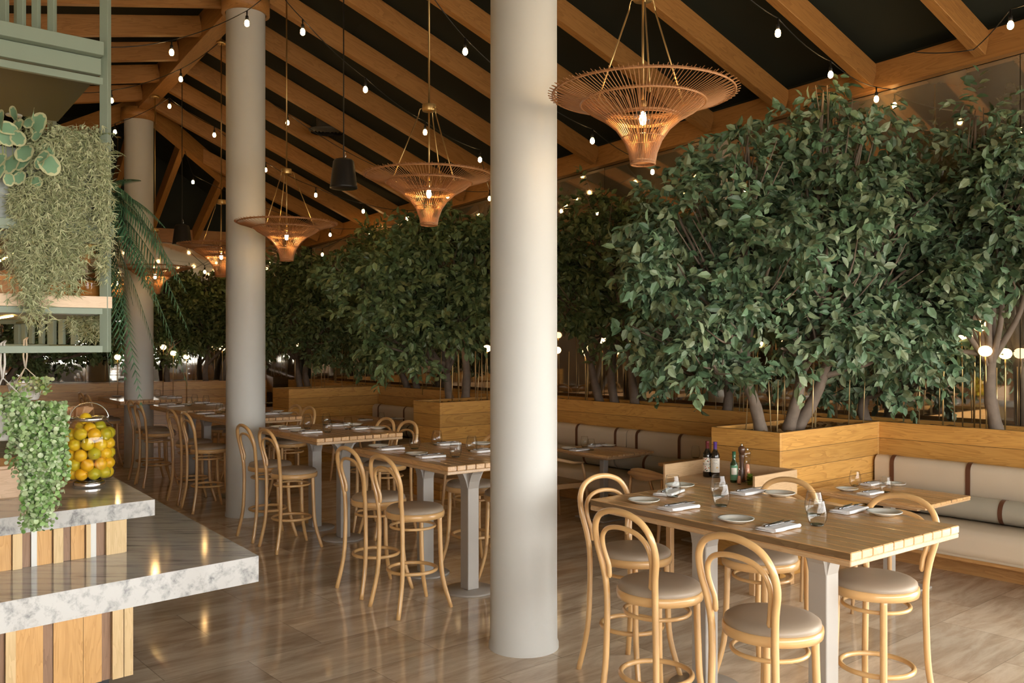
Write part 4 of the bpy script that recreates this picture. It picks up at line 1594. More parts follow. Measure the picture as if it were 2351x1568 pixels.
def PN(px, n, z=PT - .06):            # point of the planter strip at depth n seen at pixel column px
    dx = (px - CX) / FOC
    d = n / (dx * CW + SW)
    return Vector((dx * d, d, z))


def bl(lst):
    out = []
    for px, py, d, rp in lst:
        c = D(px, py, d)
        q = rp * d / FOC
        out.append(((c.x, c.y, c.z), q, q * .9))
    return out


tree('big bushy ficus in the front planter box, left trunk', [G(1748, 994, 1.14)],
     bl([(1590, 610, 7.7, 125), (1740, 420, 7.8, 105), (1480, 650, 7.7, 75), (1650, 740, 7.5, 105), (1560, 505, 7.8, 80), (1770, 600, 7.4, 110), (1640, 840, 7.5, 58), (1715, 310, 7.8, 42), (1500, 755, 7.8, 65), (1690, 520, 8.2, 110), (1600, 420, 7.9, 45), (1585, 800, 7.9, 70)]), 11)
tree('big bushy ficus in the front planter box, right forked trunk', [G(1808, 992, 1.14), G(1826, 990, 1.14)],
     bl([(1960, 400, 8.0, 95), (1900, 560, 7.6, 115), (2080, 620, 7.9, 115), (1925, 275, 8.0, 62), (2090, 480, 8.1, 70), (2040, 800, 7.9, 75), (1900, 760, 7.6, 90), (1850, 420, 7.9, 75), (1985, 690, 7.6, 100), (2150, 690, 7.9, 70), (1795, 800, 7.5, 48), (1890, 215, 8.0, 28), (1985, 290, 8.0, 35), (2165, 570, 8.2, 55), (2110, 740, 7.8, 70), (2000, 520, 7.7, 80)]), 12)
tree('ficus at the right edge of the photo with a forked trunk', [PN(2290, 8.28)],
     bl([(2255, 350, 7.9, 62), (2320, 440, 7.8, 80), (2290, 560, 7.8, 95), (2180, 520, 8.0, 65), (2360, 600, 7.6, 90), (2240, 270, 7.9, 28), (2380, 380, 7.6, 70), (2210, 640, 7.9, 85), (2120, 450, 8.3, 40), (2130, 560, 8.1, 70), (2150, 690, 7.9, 60), (2110, 830, 7.9, 48), (2350, 500, 7.6, 80), (2060, 390, 8.2, 40)]), 13, dens=200)
tree('darker ficus behind the front planter box, just right of the nearest column', [PN(1378, 8.3), PN(1412, 8.32), PN(1458, 8.3)],
     bl([(1330, 590, 11.2, 80), (1400, 510, 11.2, 62), (1350, 480, 11.2, 35), (1300, 690, 11.2, 75), (1420, 640, 11.2, 80), (1240, 600, 11.4, 90), (1470, 540, 11, 70), (1500, 700, 10.9, 65), (1390, 740, 11.2, 55)]), 14, mat='leaf_far')
tree('low ficus with leaning trunk left behind the front planter box', [PN(1668, 8.3)],
     bl([(1560, 850, 9.9, 48), (1530, 640, 10, 80), (1600, 700, 10, 90), (1700, 640, 9.8, 100), (1800, 700, 9.6, 90), (1640, 860, 9.6, 40)]), 15, dens=200)
tree('ficus behind the front planter box, its crown filling the gap to the right', [PN(1990, 8.35)],
     bl([(2000, 560, 8.8, 90), (2100, 760, 8.6, 60), (1950, 820, 8.7, 60), (2050, 880, 8.5, 42), (1870, 850, 8.8, 50), (2200, 800, 8.4, 40)]), 16, dens=180)
tree('ficus in the planter box just left of the nearest column', [G(1032, 922, 1.14), G(1068, 921, 1.14)],
     bl([(1010, 600, 11.2, 90), (1090, 590, 11.2, 80), (910, 650, 11.0, 85), (985, 535, 11.2, 45), (950, 730, 11.0, 75), (840, 680, 10.8, 58), (1060, 710, 11.0, 70), (1110, 690, 11.2, 60), (900, 800, 11.0, 50), (1150, 560, 11.2, 60), (800, 620, 11.0, 40), (980, 800, 11.0, 40)]), 17, mat='leaf_far', dens=230)
tree('ficus on the wall planter between two planter boxes left of nearest column', [PN(938, 8.3), PN(958, 8.32)],
     bl([(860, 620, 14.4, 62), (800, 700, 14.4, 60), (880, 760, 14.2, 55), (930, 600, 14.2, 52), (980, 700, 14.0, 70), (850, 560, 14.4, 35), (1040, 760, 13.8, 55), (820, 800, 14.3, 48)]), 18, mat='leaf_far', fine=False, dens=220)
tree('ficus in the farthest planter box, right of the second column', [G(690, 893, 1.14), G(708, 893, 1.14)],
     bl([(680, 690, 14.2, 62), (740, 640, 14.2, 52), (640, 640, 14.4, 40), (700, 610, 14.4, 32), (640, 760, 14.2, 50), (740, 760, 14.0, 55), (770, 600, 14.2, 34), (600, 700, 14.4, 50), (700, 820, 14.2, 30)]), 19, mat='leaf_far', fine=False, dens=220)


def PE(k, z=PT - .06, off=.25):        # point on the end planter, k metres from its right end
    p = E1 + ED * k + EN * off
    return Vector((p.x, p.y, z))


def blp(lst):
    return bl(lst)


tree('ficus at the right end of the far planter, behind the second column', [PE(1.2), PE(1.5)],
     bl([(500, 700, 17.2, 48), (560, 680, 17.4, 52), (470, 660, 17.0, 34), (450, 740, 16.8, 46), (530, 770, 17.0, 40), (590, 770, 17.4, 45), (600, 640, 17.6, 30)]), 20, mat='leaf_far', fine=False, dens=230)
tree('ficus in the far planter between the farthest and second columns', [PE(2.2), PE(2.6)],
     bl([(400, 700, 16.7, 45), (380, 660, 16.6, 25), (440, 700, 16.8, 40), (350, 740, 16.4, 45), (420, 780, 16.6, 38), (330, 690, 16.4, 40), (370, 800, 16.4, 25)]), 21, mat='leaf_far', fine=False, dens=230)
tree('ficus in the far planter left of the farthest column, behind the shelf frame', [PE(5.6), PE(5.0)],
     bl([(260, 720, 16.0, 50), (200, 760, 15.9, 52), (140, 790, 15.8, 44), (60, 800, 15.6, 45), (230, 660, 16.0, 35), (150, 720, 15.8, 50), (80, 740, 15.6, 50), (20, 770, 15.4, 50), (290, 790, 16, 34)]), 22, mat='leaf_far', fine=False, dens=230)

# ------------------------------------------------------------------ brass rods and globe lamps in the planters
rrg = random.Random(21)
rod_me = {}
ROD_L = {}


def rod(p, h, lx, ly, label):
    key = round(h, 1)
    if key not in rod_me:
        o = obj('brass_rod', MB().tube([(0, 0, 0), (0, 0, key)], .0052, 6), MT['rod'])
        rod_me[key] = o.data
    else:
        o = bpy.data.objects.new('brass_rod', rod_me[key])
        C.objects.link(o)
    tag(o, label, 'rod', 'brass rods standing among the trees')
    ROD_L.setdefault(label, []).append(o)
    o.location = p
    o.rotation_euler = (lx, ly, 0)


RODS = []
for k in range(46):
    t = rrg.uniform(1.2, 15.8)
    x, y = W(t, rrg.uniform(8.12, 8.5))
    rod((x, y, 1.12), rrg.choice([.5, .6, .7, .8, .9]), rrg.gauss(0, .03), rrg.gauss(0, .03), 'thin upright brass rod standing in the long planter at the mirror foot')
for (t0, t1, _), nm in zip(BX, ('front', 'middle', 'farthest')):
    for k in range(13 if nm == 'front' else 8):
        x, y = W(rrg.uniform(t0 + .05, t1 - .05), rrg.uniform(6.5, 8.0))
        rod((x, y, 1.12), rrg.choice([.5, .6, .7, .8]), rrg.gauss(0, .035), rrg.gauss(0, .035), 'thin upright brass rod standing in the %s planter box' % nm)
for k in range(14):
    p = PE(rrg.uniform(.3, 7), 1.12, rrg.uniform(.1, .4))
    rod(p, rrg.choice([.6, .7, .8, .9]), rrg.gauss(0, .05), rrg.gauss(0, .05), 'thin upright brass rod standing in the planter across the far end')
ORD = lambda n: '%d%s' % (n, 'th' if 10 < n % 100 < 14 else {1: 'st', 2: 'nd', 3: 'rd'}.get(n % 10, 'th'))
for lab, lst in ROD_L.items():
    lst.sort(key=lambda o: o.location.x / max(o.location.y, .1))
    for i, o in enumerate(lst):
        o['label'] = lab.replace('thin upright brass rod standing in the', ORD(i + 1) + ' brass rod from the left standing in the')
GL = [(2262, 806, 8.2, 'globe lamp low left of the trunk at the right edge'), (2308, 812, 8.4, 'rightmost globe lamp by the trunk'), (2238, 775, 8.35, 'globe lamp above its neighbours at the right edge'),
      (2250, 748, 8.2, 'topmost globe lamp at the right edge'), (2208, 768, 8.3, 'globe lamp beside leaves at the right edge'), (2168, 806, 8.25, 'leftmost globe lamp of the right edge cluster'),
      (1822, 766, 8.3, 'globe lamp glowing behind the big ficus trunk'), (1740, 788, 8.3, 'globe lamp glowing left behind the big ficus'), (1950, 800, 8.3, 'globe lamp glowing through leaves right of the big ficus'),
      (1346, 776, 8.3, 'globe lamp high among branches right of the nearest column'), (1384, 782, 8.35, 'globe lamp right of its neighbours near the nearest column'), (1350, 812, 8.2, 'lowest globe lamp right of the nearest column'), (1279, 804, 8.3, 'globe lamp touching the right edge of the nearest column'),
      (1040, 811, 7.0, 'globe lamp above the middle planter box, lower one'), (971, 764, 7.4, 'globe lamp higher left above the middle planter box'), (1118, 800, 7.6, 'globe lamp touching the left edge of the nearest column'), (1052, 768, 7.6, 'dim globe lamp between trunks above the middle planter box'),
      (678, 791, 6.9, 'upper globe lamp above the farthest planter box'), (681, 807, 7.2, 'lower globe lamp above the farthest planter box')]
g0 = None


def globe(p, label):
    global g0
    if g0 is None:
        g0 = thing('globe_lamp', label, 'lamp', p, 0, 'opal globe lamps on brass stems')
        obj('glass_globe', MB().lathe([(0, -.048), (.02, -.046), (.042, -.034), (.055, -.010), (.056, .006), (.046, .030), (.026, .044), (0, .048)], 24), MT['globe'], g0)
        obj('stem', MB().tube([(.012, 0, -.9), (.010, 0, -.4), (.004, 0, -.15), (0, 0, -.045)], .0065, 7), MT['brass'], g0)
    else:
        dup(g0, p, rrg.uniform(0, 6), label)


for px, py, n, lab in GL:
    q = PN(px, n)
    globe(D(px, py, q.y), lab)
for px, py, k, lab in ((375, 797, 3, 'globe lamp upper left between farthest and second columns'), (398, 811, 2.8, 'globe lamp between farthest and second columns, lower one'), (428, 819, 2.4, 'lowest globe lamp between farthest and second columns'), (510, 800, 1.4, 'globe lamp touching the left edge of the second column'), (270, 820, 4.4, 'globe lamp left of the farthest column')):
    q = PE(k)
    globe(D(px, py, q.y), lab)

# ------------------------------------------------------------------ marble counter, lower left
CA = Vector((-.72, -.694)).normalized()               # front edge runs this way (leftwards, towards the camera)
CB = Vector((-.587, .81)).normalized()                # right edge runs this way (away)


def quad(c, a, b, z0, z1):
    c = Vector(c)
    P = [c, c + CB * b, c + CB * b + CA * a, c + CA * a]
    return [(p.x, p.y) for p in P], z0, z1


cr_ = thing('marble_counter', 'stepped grey marble counter with wooden slat front at the lower left', 'counter')
lowC, upC = Vector((-1.466, 5.167)), Vector((-2.148, 5.37))
obj('lower_slab', MB().prism(*quad(lowC, 3.4, 6.0, .561, .71)), MT['marble'], cr_)
obj('upper_slab', MB().prism(*quad(upC, 2.6, 6.0, .905, 1.0)), MT['marble'], cr_)
ang = math.atan2(-CA.y, -CA.x)
bC, uC = Vector((-1.996, 4.70)), Vector((-2.28, 5.254))
MT['slat_o'] = wood('orange_slat', (.50, .26, .075), (.72, .42, .16), 'z', rough=.4, gs=1.5, coat=.1)
MT['slat_l'] = wood('light_slat', (.58, .40, .19), (.76, .56, .30), 'z', rough=.4, gs=1.5, coat=.1)
MT['slat_d'] = wood('dark_slat', (.20, .11, .06), (.34, .20, .12), 'z', rough=.4, gs=1.5)
obj('core', MB().prism(*quad(bC + CA * .03 + CB * .03, 2.6, 5.0, .2, .56)).prism(*quad(uC + CA * .03 + CB * .03, 2.2, 5.0, .712, .904)), MT['slat_d'], cr_)
obj('plinth', MB().prism(*quad(bC + CA * .10 + CB * .10, 2.4, 4.8, 0, .2)), MT['black'], cr_)


def along(c, px):
    """distance along CA from c at pixel column px"""
    k = (px - CX) / FOC
    return (k * c.y - c.x) / (CA.x - k * CA.y)


def slats(c, z0, z1, marks, total):
    N_ = Vector((CA.y, -CA.x))
    if N_.dot(Vector((0, -1))) < 0:
        N_ = -N_
    s_prev = None
    lst = [(along(c, a), along(c, b), m) for a, b, m in marks]
    s = max(b for a, b, m in [(min(q[0], q[1]), max(q[0], q[1]), q[2]) for q in lst])
    rg = random.Random(4)
    while s < total:
        w = rg.choice([.05, .07, .09])
        lst.append((s + w, s + .003, rg.choice('oldo')))
        s += w
    for a, b, m in lst:
        a, b = min(a, b), max(a, b)
        t = {'o': .022, 'l': .040, 'd': .016, 'w': .030}[m]
        p = c + CA * a + N_ * (t - .03)
        q = c + CA * b + N_ * (t - .03)
        p2, q2 = c + CA * a + CB * .05, c + CA * b + CB * .05
        nm = 'light_strip' if m == 'w' else 'front_slat'
        obj(nm, MB().prism([(p.x, p.y), (p2.x, p2.y), (q2.x, q2.y), (q.x, q.y)], z0, z1), MT['ceramic'] if m == 'w' else MT['slat_' + m], cr_)


slats(uC, .711, .904, [(243, 286, 'l'), (222, 242, 'd'), (208, 221, 'w'), (197, 207, 'l'), (164, 195, 'o'), (145, 163, 'd'), (122, 144, 'l'), (86, 120, 'o'), (72, 85, 'w'), (51, 71, 'd'), (28, 50, 'l'), (0, 27, 'o')], 1.8)
slats(bC, .20, .560, [(284, 304, 'l'), (257, 282, 'l'), (236, 256, 'd'), (193, 235, 'o'), (124, 192, 'o'), (101, 123, 'd'), (36, 100, 'o'), (12, 35, 'l'), (0, 11, 'd')], 2.2)
rg = random.Random(9)
N2 = Vector((CB.y, -CB.x))
for c, z0, z1 in ((uC, .711, .904), (bC, .20, .56)):         # right-hand face of the counter
    s = .004
    while s < 4.9:
        w = rg.choice([.09, .12, .16, .2])
        m = rg.choice('oldol')
        t = {'o': .01, 'l': .025, 'd': .005}[m]
        p, q = c + CB * s + N2 * (t - .012), c + CB * (s + w - .004) + N2 * (t - .012)
        p2, q2 = c + CB * s - N2 * .03, c + CB * (s + w - .004) - N2 * .03
        obj('side_slat', MB().prism([(p.x, p.y), (q.x, q.y), (q2.x, q2.y), (p2.x, p2.y)], z0, z1), MT['slat_' + m], cr_)
        s += w

# ------------------------------------------------------------------ big jar of yellow citrus
JP = G(205, 1117, 1.0)
jr = thing('glass_jar', 'big glass jar with metal handle holding yellow limes on the marble counter', 'jar', JP)
JR = .163
prof = [(.10, .045), (.135, .055), (.155, .085), (.163, .14), (.163, .32), (.158, .365), (.140, .40), (.118, .415), (.108, .425), (.108, .44)]
obj('glass_body', MB().lathe(prof, 48), MT['glass'], jr)
obj('foot', MB().lathe([(0, 0), (.095, 0), (.098, .006), (.098, .035), (.09, .042), (.07, .05)], 40), MT['chrome'], jr)
obj('rim_band', MB().lathe([(.110, .432), (.114, .434), (.114, .456), (.110, .458), (.107, .456), (.107, .434)], 40), MT['chrome'], jr)
hd = [(.118 * math.cos(a), 0, .445 + .105 * math.sin(a)) for a in [PI * i / 20 for i in range(21)]]
ho = obj('handle', MB().tube(hd, .0045, 8), MT['chrome'], jr)
ho.rotation_euler = (0, 0, R(12))


def citrus_mat():
    m, nt, b = newmat('citrus_peel')
    oi = nt.nodes.new('ShaderNodeObjectInfo')
    tc = nt.nodes.new('ShaderNodeTexCoord')
    n = nt.nodes.new('ShaderNodeTexNoise')
    n.inputs['Scale'].default_value = 14
    n.inputs['Detail'].default_value = 3
    nt.links.new(tc.outputs['Object'], n.inputs['Vector'])
    mx = nt.nodes.new('ShaderNodeValToRGB')
    e = mx.color_ramp.elements
    e[0].position, e[0].color = .25, (.50, .46, .02, 1)
    e[1].position, e[1].color = .8, (.95, .50, .01, 1)
    e.new(.5).color = (.90, .62, .02, 1)
    nt.links.new(math_node(nt, 'MULTIPLY_ADD', n.outputs[0], .4, math_node(nt, 'MULTIPLY', oi.outputs['Random'], .65)), mx.inputs[0])
    nt.links.new(mx.outputs[0], b.inputs['Base Color'])
    n2 = nt.nodes.new('ShaderNodeTexNoise')
    n2.inputs['Scale'].default_value = 160
    nt.links.new(tc.outputs['Object'], n2.inputs['Vector'])
    bp = nt.nodes.new('ShaderNodeBump')
    bp.inputs['Strength'].default_value = .25
    bp.inputs['Distance'].default_value = .002
    nt.links.new(n2.outputs[0], bp.inputs['Height'])
    nt.links.new(bp.outputs[0], b.inputs['Normal'])
    setp(b, Roughness=.4)
    return m


cm = citrus_mat()
pr = [(0, -.040), (.006, -.041), (.016, -.037), (.030, -.026), (.039, -.008), (.040, .004), (.036, .019), (.026, .032), (.012, .039), (.005, .043), (0, .043)]
fruit0 = obj('lime', MB().lathe(pr, 20), cm)
obj('stem_scar', MB().lathe([(0, .0435), (.003, .0435), (.0035, .042)], 8), MT['bark'], fruit0)
# seen from the front: layers of fruit packed against the glass, then the middle
rg = random.Random(12)
spots = []
for lay in range(5):
    z = .095 + lay * .0635
    n = 9
    for k in range(n):
        a = 2 * PI * (k + .5 * (lay % 2)) / n - PI / 2
        rad = .118 if lay not in (0,) else .108
        spots.append((rad * math.cos(a), rad * math.sin(a), z + rg.uniform(-.006, .006)))
    for k in range(3):
        a = 2 * PI * (k + lay * .4) / 3
        spots.append((.048 * math.cos(a), .048 * math.sin(a), z + rg.uniform(-.004, .004)))
spots = [s_ for s_ in spots if s_[2] < .36]
spots += [(.03, -.06, .385), (-.04, -.02, .392), (.05, .04, .39), (-.01, -.03, .445)]
pos_words = ['front', 'front right', 'right', 'back right', 'back', 'back left', 'left', 'front left']
seen_l = set()
lay_words = ['bottom', 'second', 'third', 'fourth', 'top']
for i, s_ in enumerate(spots):
    o = fruit0 if i == 0 else dup(fruit0, (0, 0, 0), 0)
    o.location = JP + Vector(s_)
    o.rotation_euler = (rg.uniform(0, 6), rg.uniform(0, 6), rg.uniform(0, 6))
    a = (math.atan2(s_[1], s_[0]) + PI / 2) % (2 * PI)
    w = pos_words[int(round(a / (PI / 4))) % 8]
    lw_ = lay_words[min(4, int((s_[2] - .06) / .0635))]
    inner = 'against glass' if math.hypot(s_[0], s_[1]) > .09 else 'in the middle'
    lb_ = 'yellow lime in glass jar, %s layer, %s, %s' % (lw_, w, inner)
    if lb_ in seen_l:
        lb_ = lb_.replace('yellow lime', 'second yellow lime')
    seen_l.add(lb_)
    tag(o, lb_, 'fruit', 'yellow limes in the glass jar')

# kraft paper bags
def paper_bag(p, w, h, label, rz=0, par=None):
    rg = random.Random(int(w * 1000))
    r = thing('paper_bag', label, 'bag', p, rz)
    m = MB()
    n, rings = 28, [(0, 1.0, .0), (.15, 1.02, .02), (.4, 1.05, .05), (.62, .98, .09), (.74, .80, .16), (.80, .42, .22), (.84, .34, .25), (.92, .50, .35), (1.0, .62, .42)]
    vs_, fs = [], []
    for hz, sc_, wr in rings:
        for k in range(n):
            a = 2 * PI * k / n
            q = w / 2 * sc_ * (1 + wr * math.sin(k * 2.6 + hz * 5) * .8 + rg.uniform(-.05, .05) * (hz > 0))
            vs_.append((q * math.cos(a), q * .8 * math.sin(a), h * hz + rg.uniform(-.004, .004) * (hz > 0)))
    for i in range(len(rings) - 1):
        for k in range(n):
            l = (k + 1) % n
            fs.append((i * n + k, i * n + l, i * n + n + l, i * n + n + k))
    m.add(vs_, fs, 0, False)
    m.add([vs_[k] for k in range(n)], [tuple(reversed(range(n)))])
    obj('bag_body', m, MT['paper'], r)
    m = MB().tube([(w * .185 * math.cos(a), w * .15 * math.sin(a), h * .82) for a in [2 * PI * i / 20 for i in range(20)]], .004, 6, closed=True)
    obj('twine', m, MT['rope'], r)
    return r


paper_bag(Vector((D(172, 1000, 6.12).x, 6.12, 1.0)), .30, .50, 'kraft paper bag tied at the neck behind the jar of limes')
MT['board'] = wood('pale_board', (.50, .33, .20), (.70, .50, .34), 'h', rough=.5, gs=2)
r = thing('wooden_box', 'pale wooden crate on the counter at the left edge, behind the trailing plant', 'box', (*(upC + CA * .47 + CB * .75), 1.0), ang)
obj('box_body', MB().box((-.25, .1, .09), (.5, .4, .18), bev=.006), MT['board'], r)
obj('lid_board', MB().box((-.25, .1, .19), (.53, .43, .02), bev=.003), MT['board'], r)

# ------------------------------------------------------------------ hanging green shelf frame
F0 = Vector((-2.277, 5.0))
FA, FB = Vector((-.75, -.66)).normalized(), Vector((-.588, .809)).normalized()
FROT = math.atan2(-FA.y, -FA.x)


def FP(a, b, z):
    p = F0 + FA * a + FB * b
    return Vector((p.x, p.y, z))


fr = thing('shelf_frame', 'sage green steel shelf frame hanging over the marble counter, top left', 'shelf')


def rail(nm, p, q, w, h, mat='green'):
    return obj(nm, MB().bar(p, q, w, h, bev=.002), MT[mat], fr)


rail('corner_post', FP(.0, 0, 1.89), FP(0, 0, 5.6), .046, .046)
for a in (2.6,):
    rail('corner_post', FP(a, 0, 1.89), FP(a, 0, 5.4), .046, .046)
for b in (1.75, 3.5):
    rail('rear_post', FP(0, b, 1.89), FP(0, b, 5.5), .046, .046)
    rail('bottom_rail', FP(0, b, 1.91), FP(2.6, b, 1.91), .04, .04)
    rail('shelf_rail', FP(0, b, 2.118), FP(2.6, b, 2.118), .04, .035)
for b in (.9, 1.35, 2.2, 2.7, 3.1):
    rail('short_post', FP(0.0, b, 1.93), FP(0.0, b, 2.10), .035, .035)
for a in (.45, .8, 1.2):
    rail('short_post', FP(a, 3.5, 1.93), FP(a, 3.5, 2.10), .035, .035)
    rail('short_post', FP(a, 1.75, 1.93), FP(a, 1.75, 2.10), .035, .035)
rail('bottom_rail', FP(.02, 0, 1.908), FP(2.6, 0, 1.908), .044, .038)
rail('bottom_rail', FP(0, .02, 1.908), FP(0, 3.5, 1.908), .044, .038)
rail('shelf_rail', FP(.02, 0, 2.118), FP(2.6, 0, 2.118), .04, .034)
rail('shelf_rail', FP(0, .02, 2.118), FP(0, 3.5, 2.118), .04, .034)
rail('planter_rail', FP(-.03, -.03, 2.562), FP(2.6, -.03, 2.562), .07, .056)
rail('planter_rail', FP(.02, .02, 2.51), FP(2.6, .02, 2.51), .04, .035)
rail('side_rail', FP(0, .02, 2.51), FP(0, 3.5, 2.51), .04, .035)
rail('top_fascia', FP(.03, -.04, 3.56), FP(2.7, -.04, 3.56), .10, .075)
rail('top_fascia', FP(.03, -.005, 3.475), FP(2.7, -.005, 3.475), .05, .09)
rail('top_fascia', FP(.0, .0, 3.40), FP(2.7, .0, 3.40), .03, .04)
for px in (120, 83, 49, 10, -40):
    k = (px - CX) / FOC
    a = (k * F0.y - F0.x) / (FA.x - k * FA.y)
    rail('upper_post', FP(a, 0, 3.59), FP(a, 0, 5.5), .034, .034)
def panel(nm, a0, a1, b0, b1, z0, z1, mat):
    P = [FP(a0, b0, 0), FP(a0, b1, 0), FP(a1, b1, 0), FP(a1, b0, 0)]
    return obj(nm, MB().prism([(p.x, p.y) for p in P], z0, z1), MT[mat], fr)


panel('canopy_panel', .03, 2.6, .03, 1.32, 3.44, 3.46, 'green_dark')
o = obj('recessed_light', MB().lathe([(0, 0), (.045, 0), (.05, .004), (.05, .01)], 24, (0, 0, 0)), MT['galv'], fr)
p = D(32, 265, 1)
kz = (3.435 - EYE) / (p.z - EYE)
o.location = (p.x * kz, p.y * kz, 3.43)
panel('oak_shelf', -.03, 2.6, -.03, 1.7, 2.136, 2.20, 'shelf_oak')
panel('under_shelf', .03, 2.55, .04, 1.6, 2.10, 2.134, 'galv')
t_ = thing('planter_trough', 'grey zinc trough on the shelf frame, overflowing with trailing moss', 'planter', (0, 0, 0))
P = [FP(.07, .0, 0), FP(.07, .42, 0), FP(2.5, .42, 0), FP(2.5, .0, 0)]
obj('trough_body', MB().prism([(p.x, p.y) for p in P], 2.592, 2.97), MT['galv'], t_)
obj('soil', MB().prism([(p.x, p.y) for p in [FP(.09, .02, 0), FP(.09, .40, 0), FP(2.48, .40, 0), FP(2.48, .02, 0)]], 2.971, 2.985), MT['soil'], t_)
rail('led_strip', FP(.36, .1, 2.487), FP(.36, 3.2, 2.487), .012, .008, 'led')
rail('led_strip', FP(.42, .35, 2.092), FP(.42, 1.7, 2.092), .008, .006, 'led')

# jars and bag on the oak shelf
MT['amber'] = plain('amber_spice', (.55, .22, .03), .6, noise=.4, nscale=30)
for i, (px, w, h, lab, kd) in enumerate([(200, .17, .27, 'rightmost glass canister on the oak shelf, capped with kraft paper', 1), (130, .17, .24, 'middle glass canister on the oak shelf behind the trailing moss', 1), (55, .2, .16, 'crumpled kraft paper bag lying on the oak shelf', 0), (0, .16, .14, 'small kraft paper bag at the left end of the oak shelf', 0)]):
    b = .30
    k = (px - CX) / FOC
    o_ = F0 + FB * b
    a = (k * o_.y - o_.x) / (FA.x - k * FA.y)
    p = FP(a, b, 2.20)
    if kd:
        r = thing('glass_canister', lab, 'jar', p, 0, 'glass canisters on the oak shelf')
        obj('glass_body', MB().lathe([(0, .003), (.075, .003), (.08, .015), (.08, h * .72), (.065, h * .8), (.06, h * .84)], 28), MT['glass'], r)
        obj('spice_filling', MB().lathe([(0, .01), (.073, .01), (.075, .02), (.075, h * .36), (.04, h * .40), (0, h * .41)], 24), MT['amber'], r)
        m = MB()
        rg = random.Random(i)
        n = 20
        vs_, fs = [], []
        for hz, q in ((.74, .088), (.84, .075), (.92, .072), (1.0, .055), (1.04, .02)):
            for k2 in range(n):
                a_ = 2 * PI * k2 / n
                qq = q * (1 + .12 * math.sin(k2 * 3.1) + rg.uniform(-.05, .05))
                vs_.append((qq * math.cos(a_), qq * math.sin(a_), h * hz))
        for u in range(4):
            for k2 in range(n):
                l = (k2 + 1) % n
                fs.append((u * n + k2, u * n + l, u * n + n + l, u * n + n + k2))
        obj('paper_cap', m.add(vs_, fs), MT['paper'], r)
    else:
        paper_bag(p, w, h, lab, rz=i)

# ------------------------------------------------------------------ trailing moss over the trough
rs = np.random.default_rng(5)
# template: a small three-pronged curled needle
tv, tf = [], []
for a in (-.8, 0, .8):
    b0 = len(tv)
    pts = [(0, 0, 0), (.45 * math.sin(a), .10 * a, -.45), (1.0 * math.sin(a * 1.25), .25, -.85 * math.cos(a * .9)), (1.25 * math.sin(a * 1.5), .3, -.80)]
    for i, p in enumerate(pts):
        w = .075 * (1 - i / 3.4)
        tv += [(p[0] - w, p[1], p[2]), (p[0] + w, p[1], p[2]), (p[0], p[1] + w * 1.6, p[2])]
    for i in range(3):
        for k in range(3):
            l = (k + 1) % 3
            tf.append((b0 + i * 3 + k, b0 + i * 3 + l, b0 + i * 3 + 3 + l, b0 + i * 3 + 3 + k))
Ms = []


def strand_px(px, y0, y1, dens, wob, off=-.06):
    """strand of moss hanging straight down in front of the trough at pixel column px"""
    k = (px - CX) / FOC
    o_ = F0 + FB * off
    a = (k * o_.y - o_.x) / (FA.x - k * FA.y)
    base = FP(a, off, 0)
    d = base.y
    z0, z1 = EYE - (y0 - CY) * d / FOC, EYE - (y1 - CY) * d / FOC
    n = int((z0 - z1) * dens)
    zz = np.linspace(z0, z1, n)
    ph = rs.uniform(0, 6)
    x = base.x + .02 * np.sin(zz * 6 + ph) + rs.normal(size=n) * wob
    y = base.y + rs.normal(size=n) * wob
    pos = np.stack([x, y, zz], 1)
    an = rs.uniform(0, 2 * PI, n)
    tilt = rs.normal(size=(n, 3)) * .55
    z_ax = np.array([0, 0, 1]) + tilt
    z_ax /= np.linalg.norm(z_ax, axis=1, keepdims=True)
    h_ = np.stack([np.cos(an), np.sin(an), np.zeros(n)], 1)
    y_ax = np.cross(z_ax, h_)
    y_ax /= np.linalg.norm(y_ax, axis=1, keepdims=True)
    x_ax = np.cross(y_ax, z_ax)
    s_ = (.030 + .022 * rs.random(n))[:, None]
    Ms.append(np.stack([x_ax * s_, y_ax * s_, z_ax * s_, pos], 2))


for i in range(105):
    px = rs.uniform(28, 238)
    if 176 < px < 204 and i % 6:
        continue
    t = (px - 28) / 210
    top = 330 - 30 * math.sin(PI * min(1, t * 1.1)) + rs.uniform(-15, 25)
    if px < 60:
        bot = rs.uniform(560, 700)
    elif px < 100:
        bot = rs.choice([rs.uniform(620, 690), rs.uniform(690, 765)])
    elif px < 175:
        bot = rs.uniform(560, 690)
    elif px < 200:
        bot = rs.uniform(460, 690)
    else:
        bot = rs.uniform(430, 650)
    if px < 75:
        top += 90
    strand_px(px, top, bot, 105, .019, rs.uniform(-.10, -.045))
for i in range(16):
    strand_px(rs.uniform(160, 236), rs.uniform(690, 712), rs.uniform(735, 785), 130, .012, rs.uniform(.25, .6))
for i in range(30):
    strand_px(rs.uniform(60, 235), rs.uniform(285, 310), 345, 150, .03, rs.uniform(-.05, .2))
MT['tmoss'] = leaf_mat('silvery_trailing_moss', [(.24, .28, .13), (.42, .44, .24), (.56, .56, .34), (.33, .37, .19)], .7)
r = thing('trailing_moss', 'silvery green curtain of trailing moss hanging from the zinc trough', 'plant', FP(.5, -.1, 2.9))
M_ = np.concatenate(Ms)
M_[:, :, 3] -= np.array(r.location)
scatter('moss_strands', tv, tf, M_, [MT['tmoss']], r, kind='stuff')

# fern tufts and variegated leaves over the trough
WL = .42


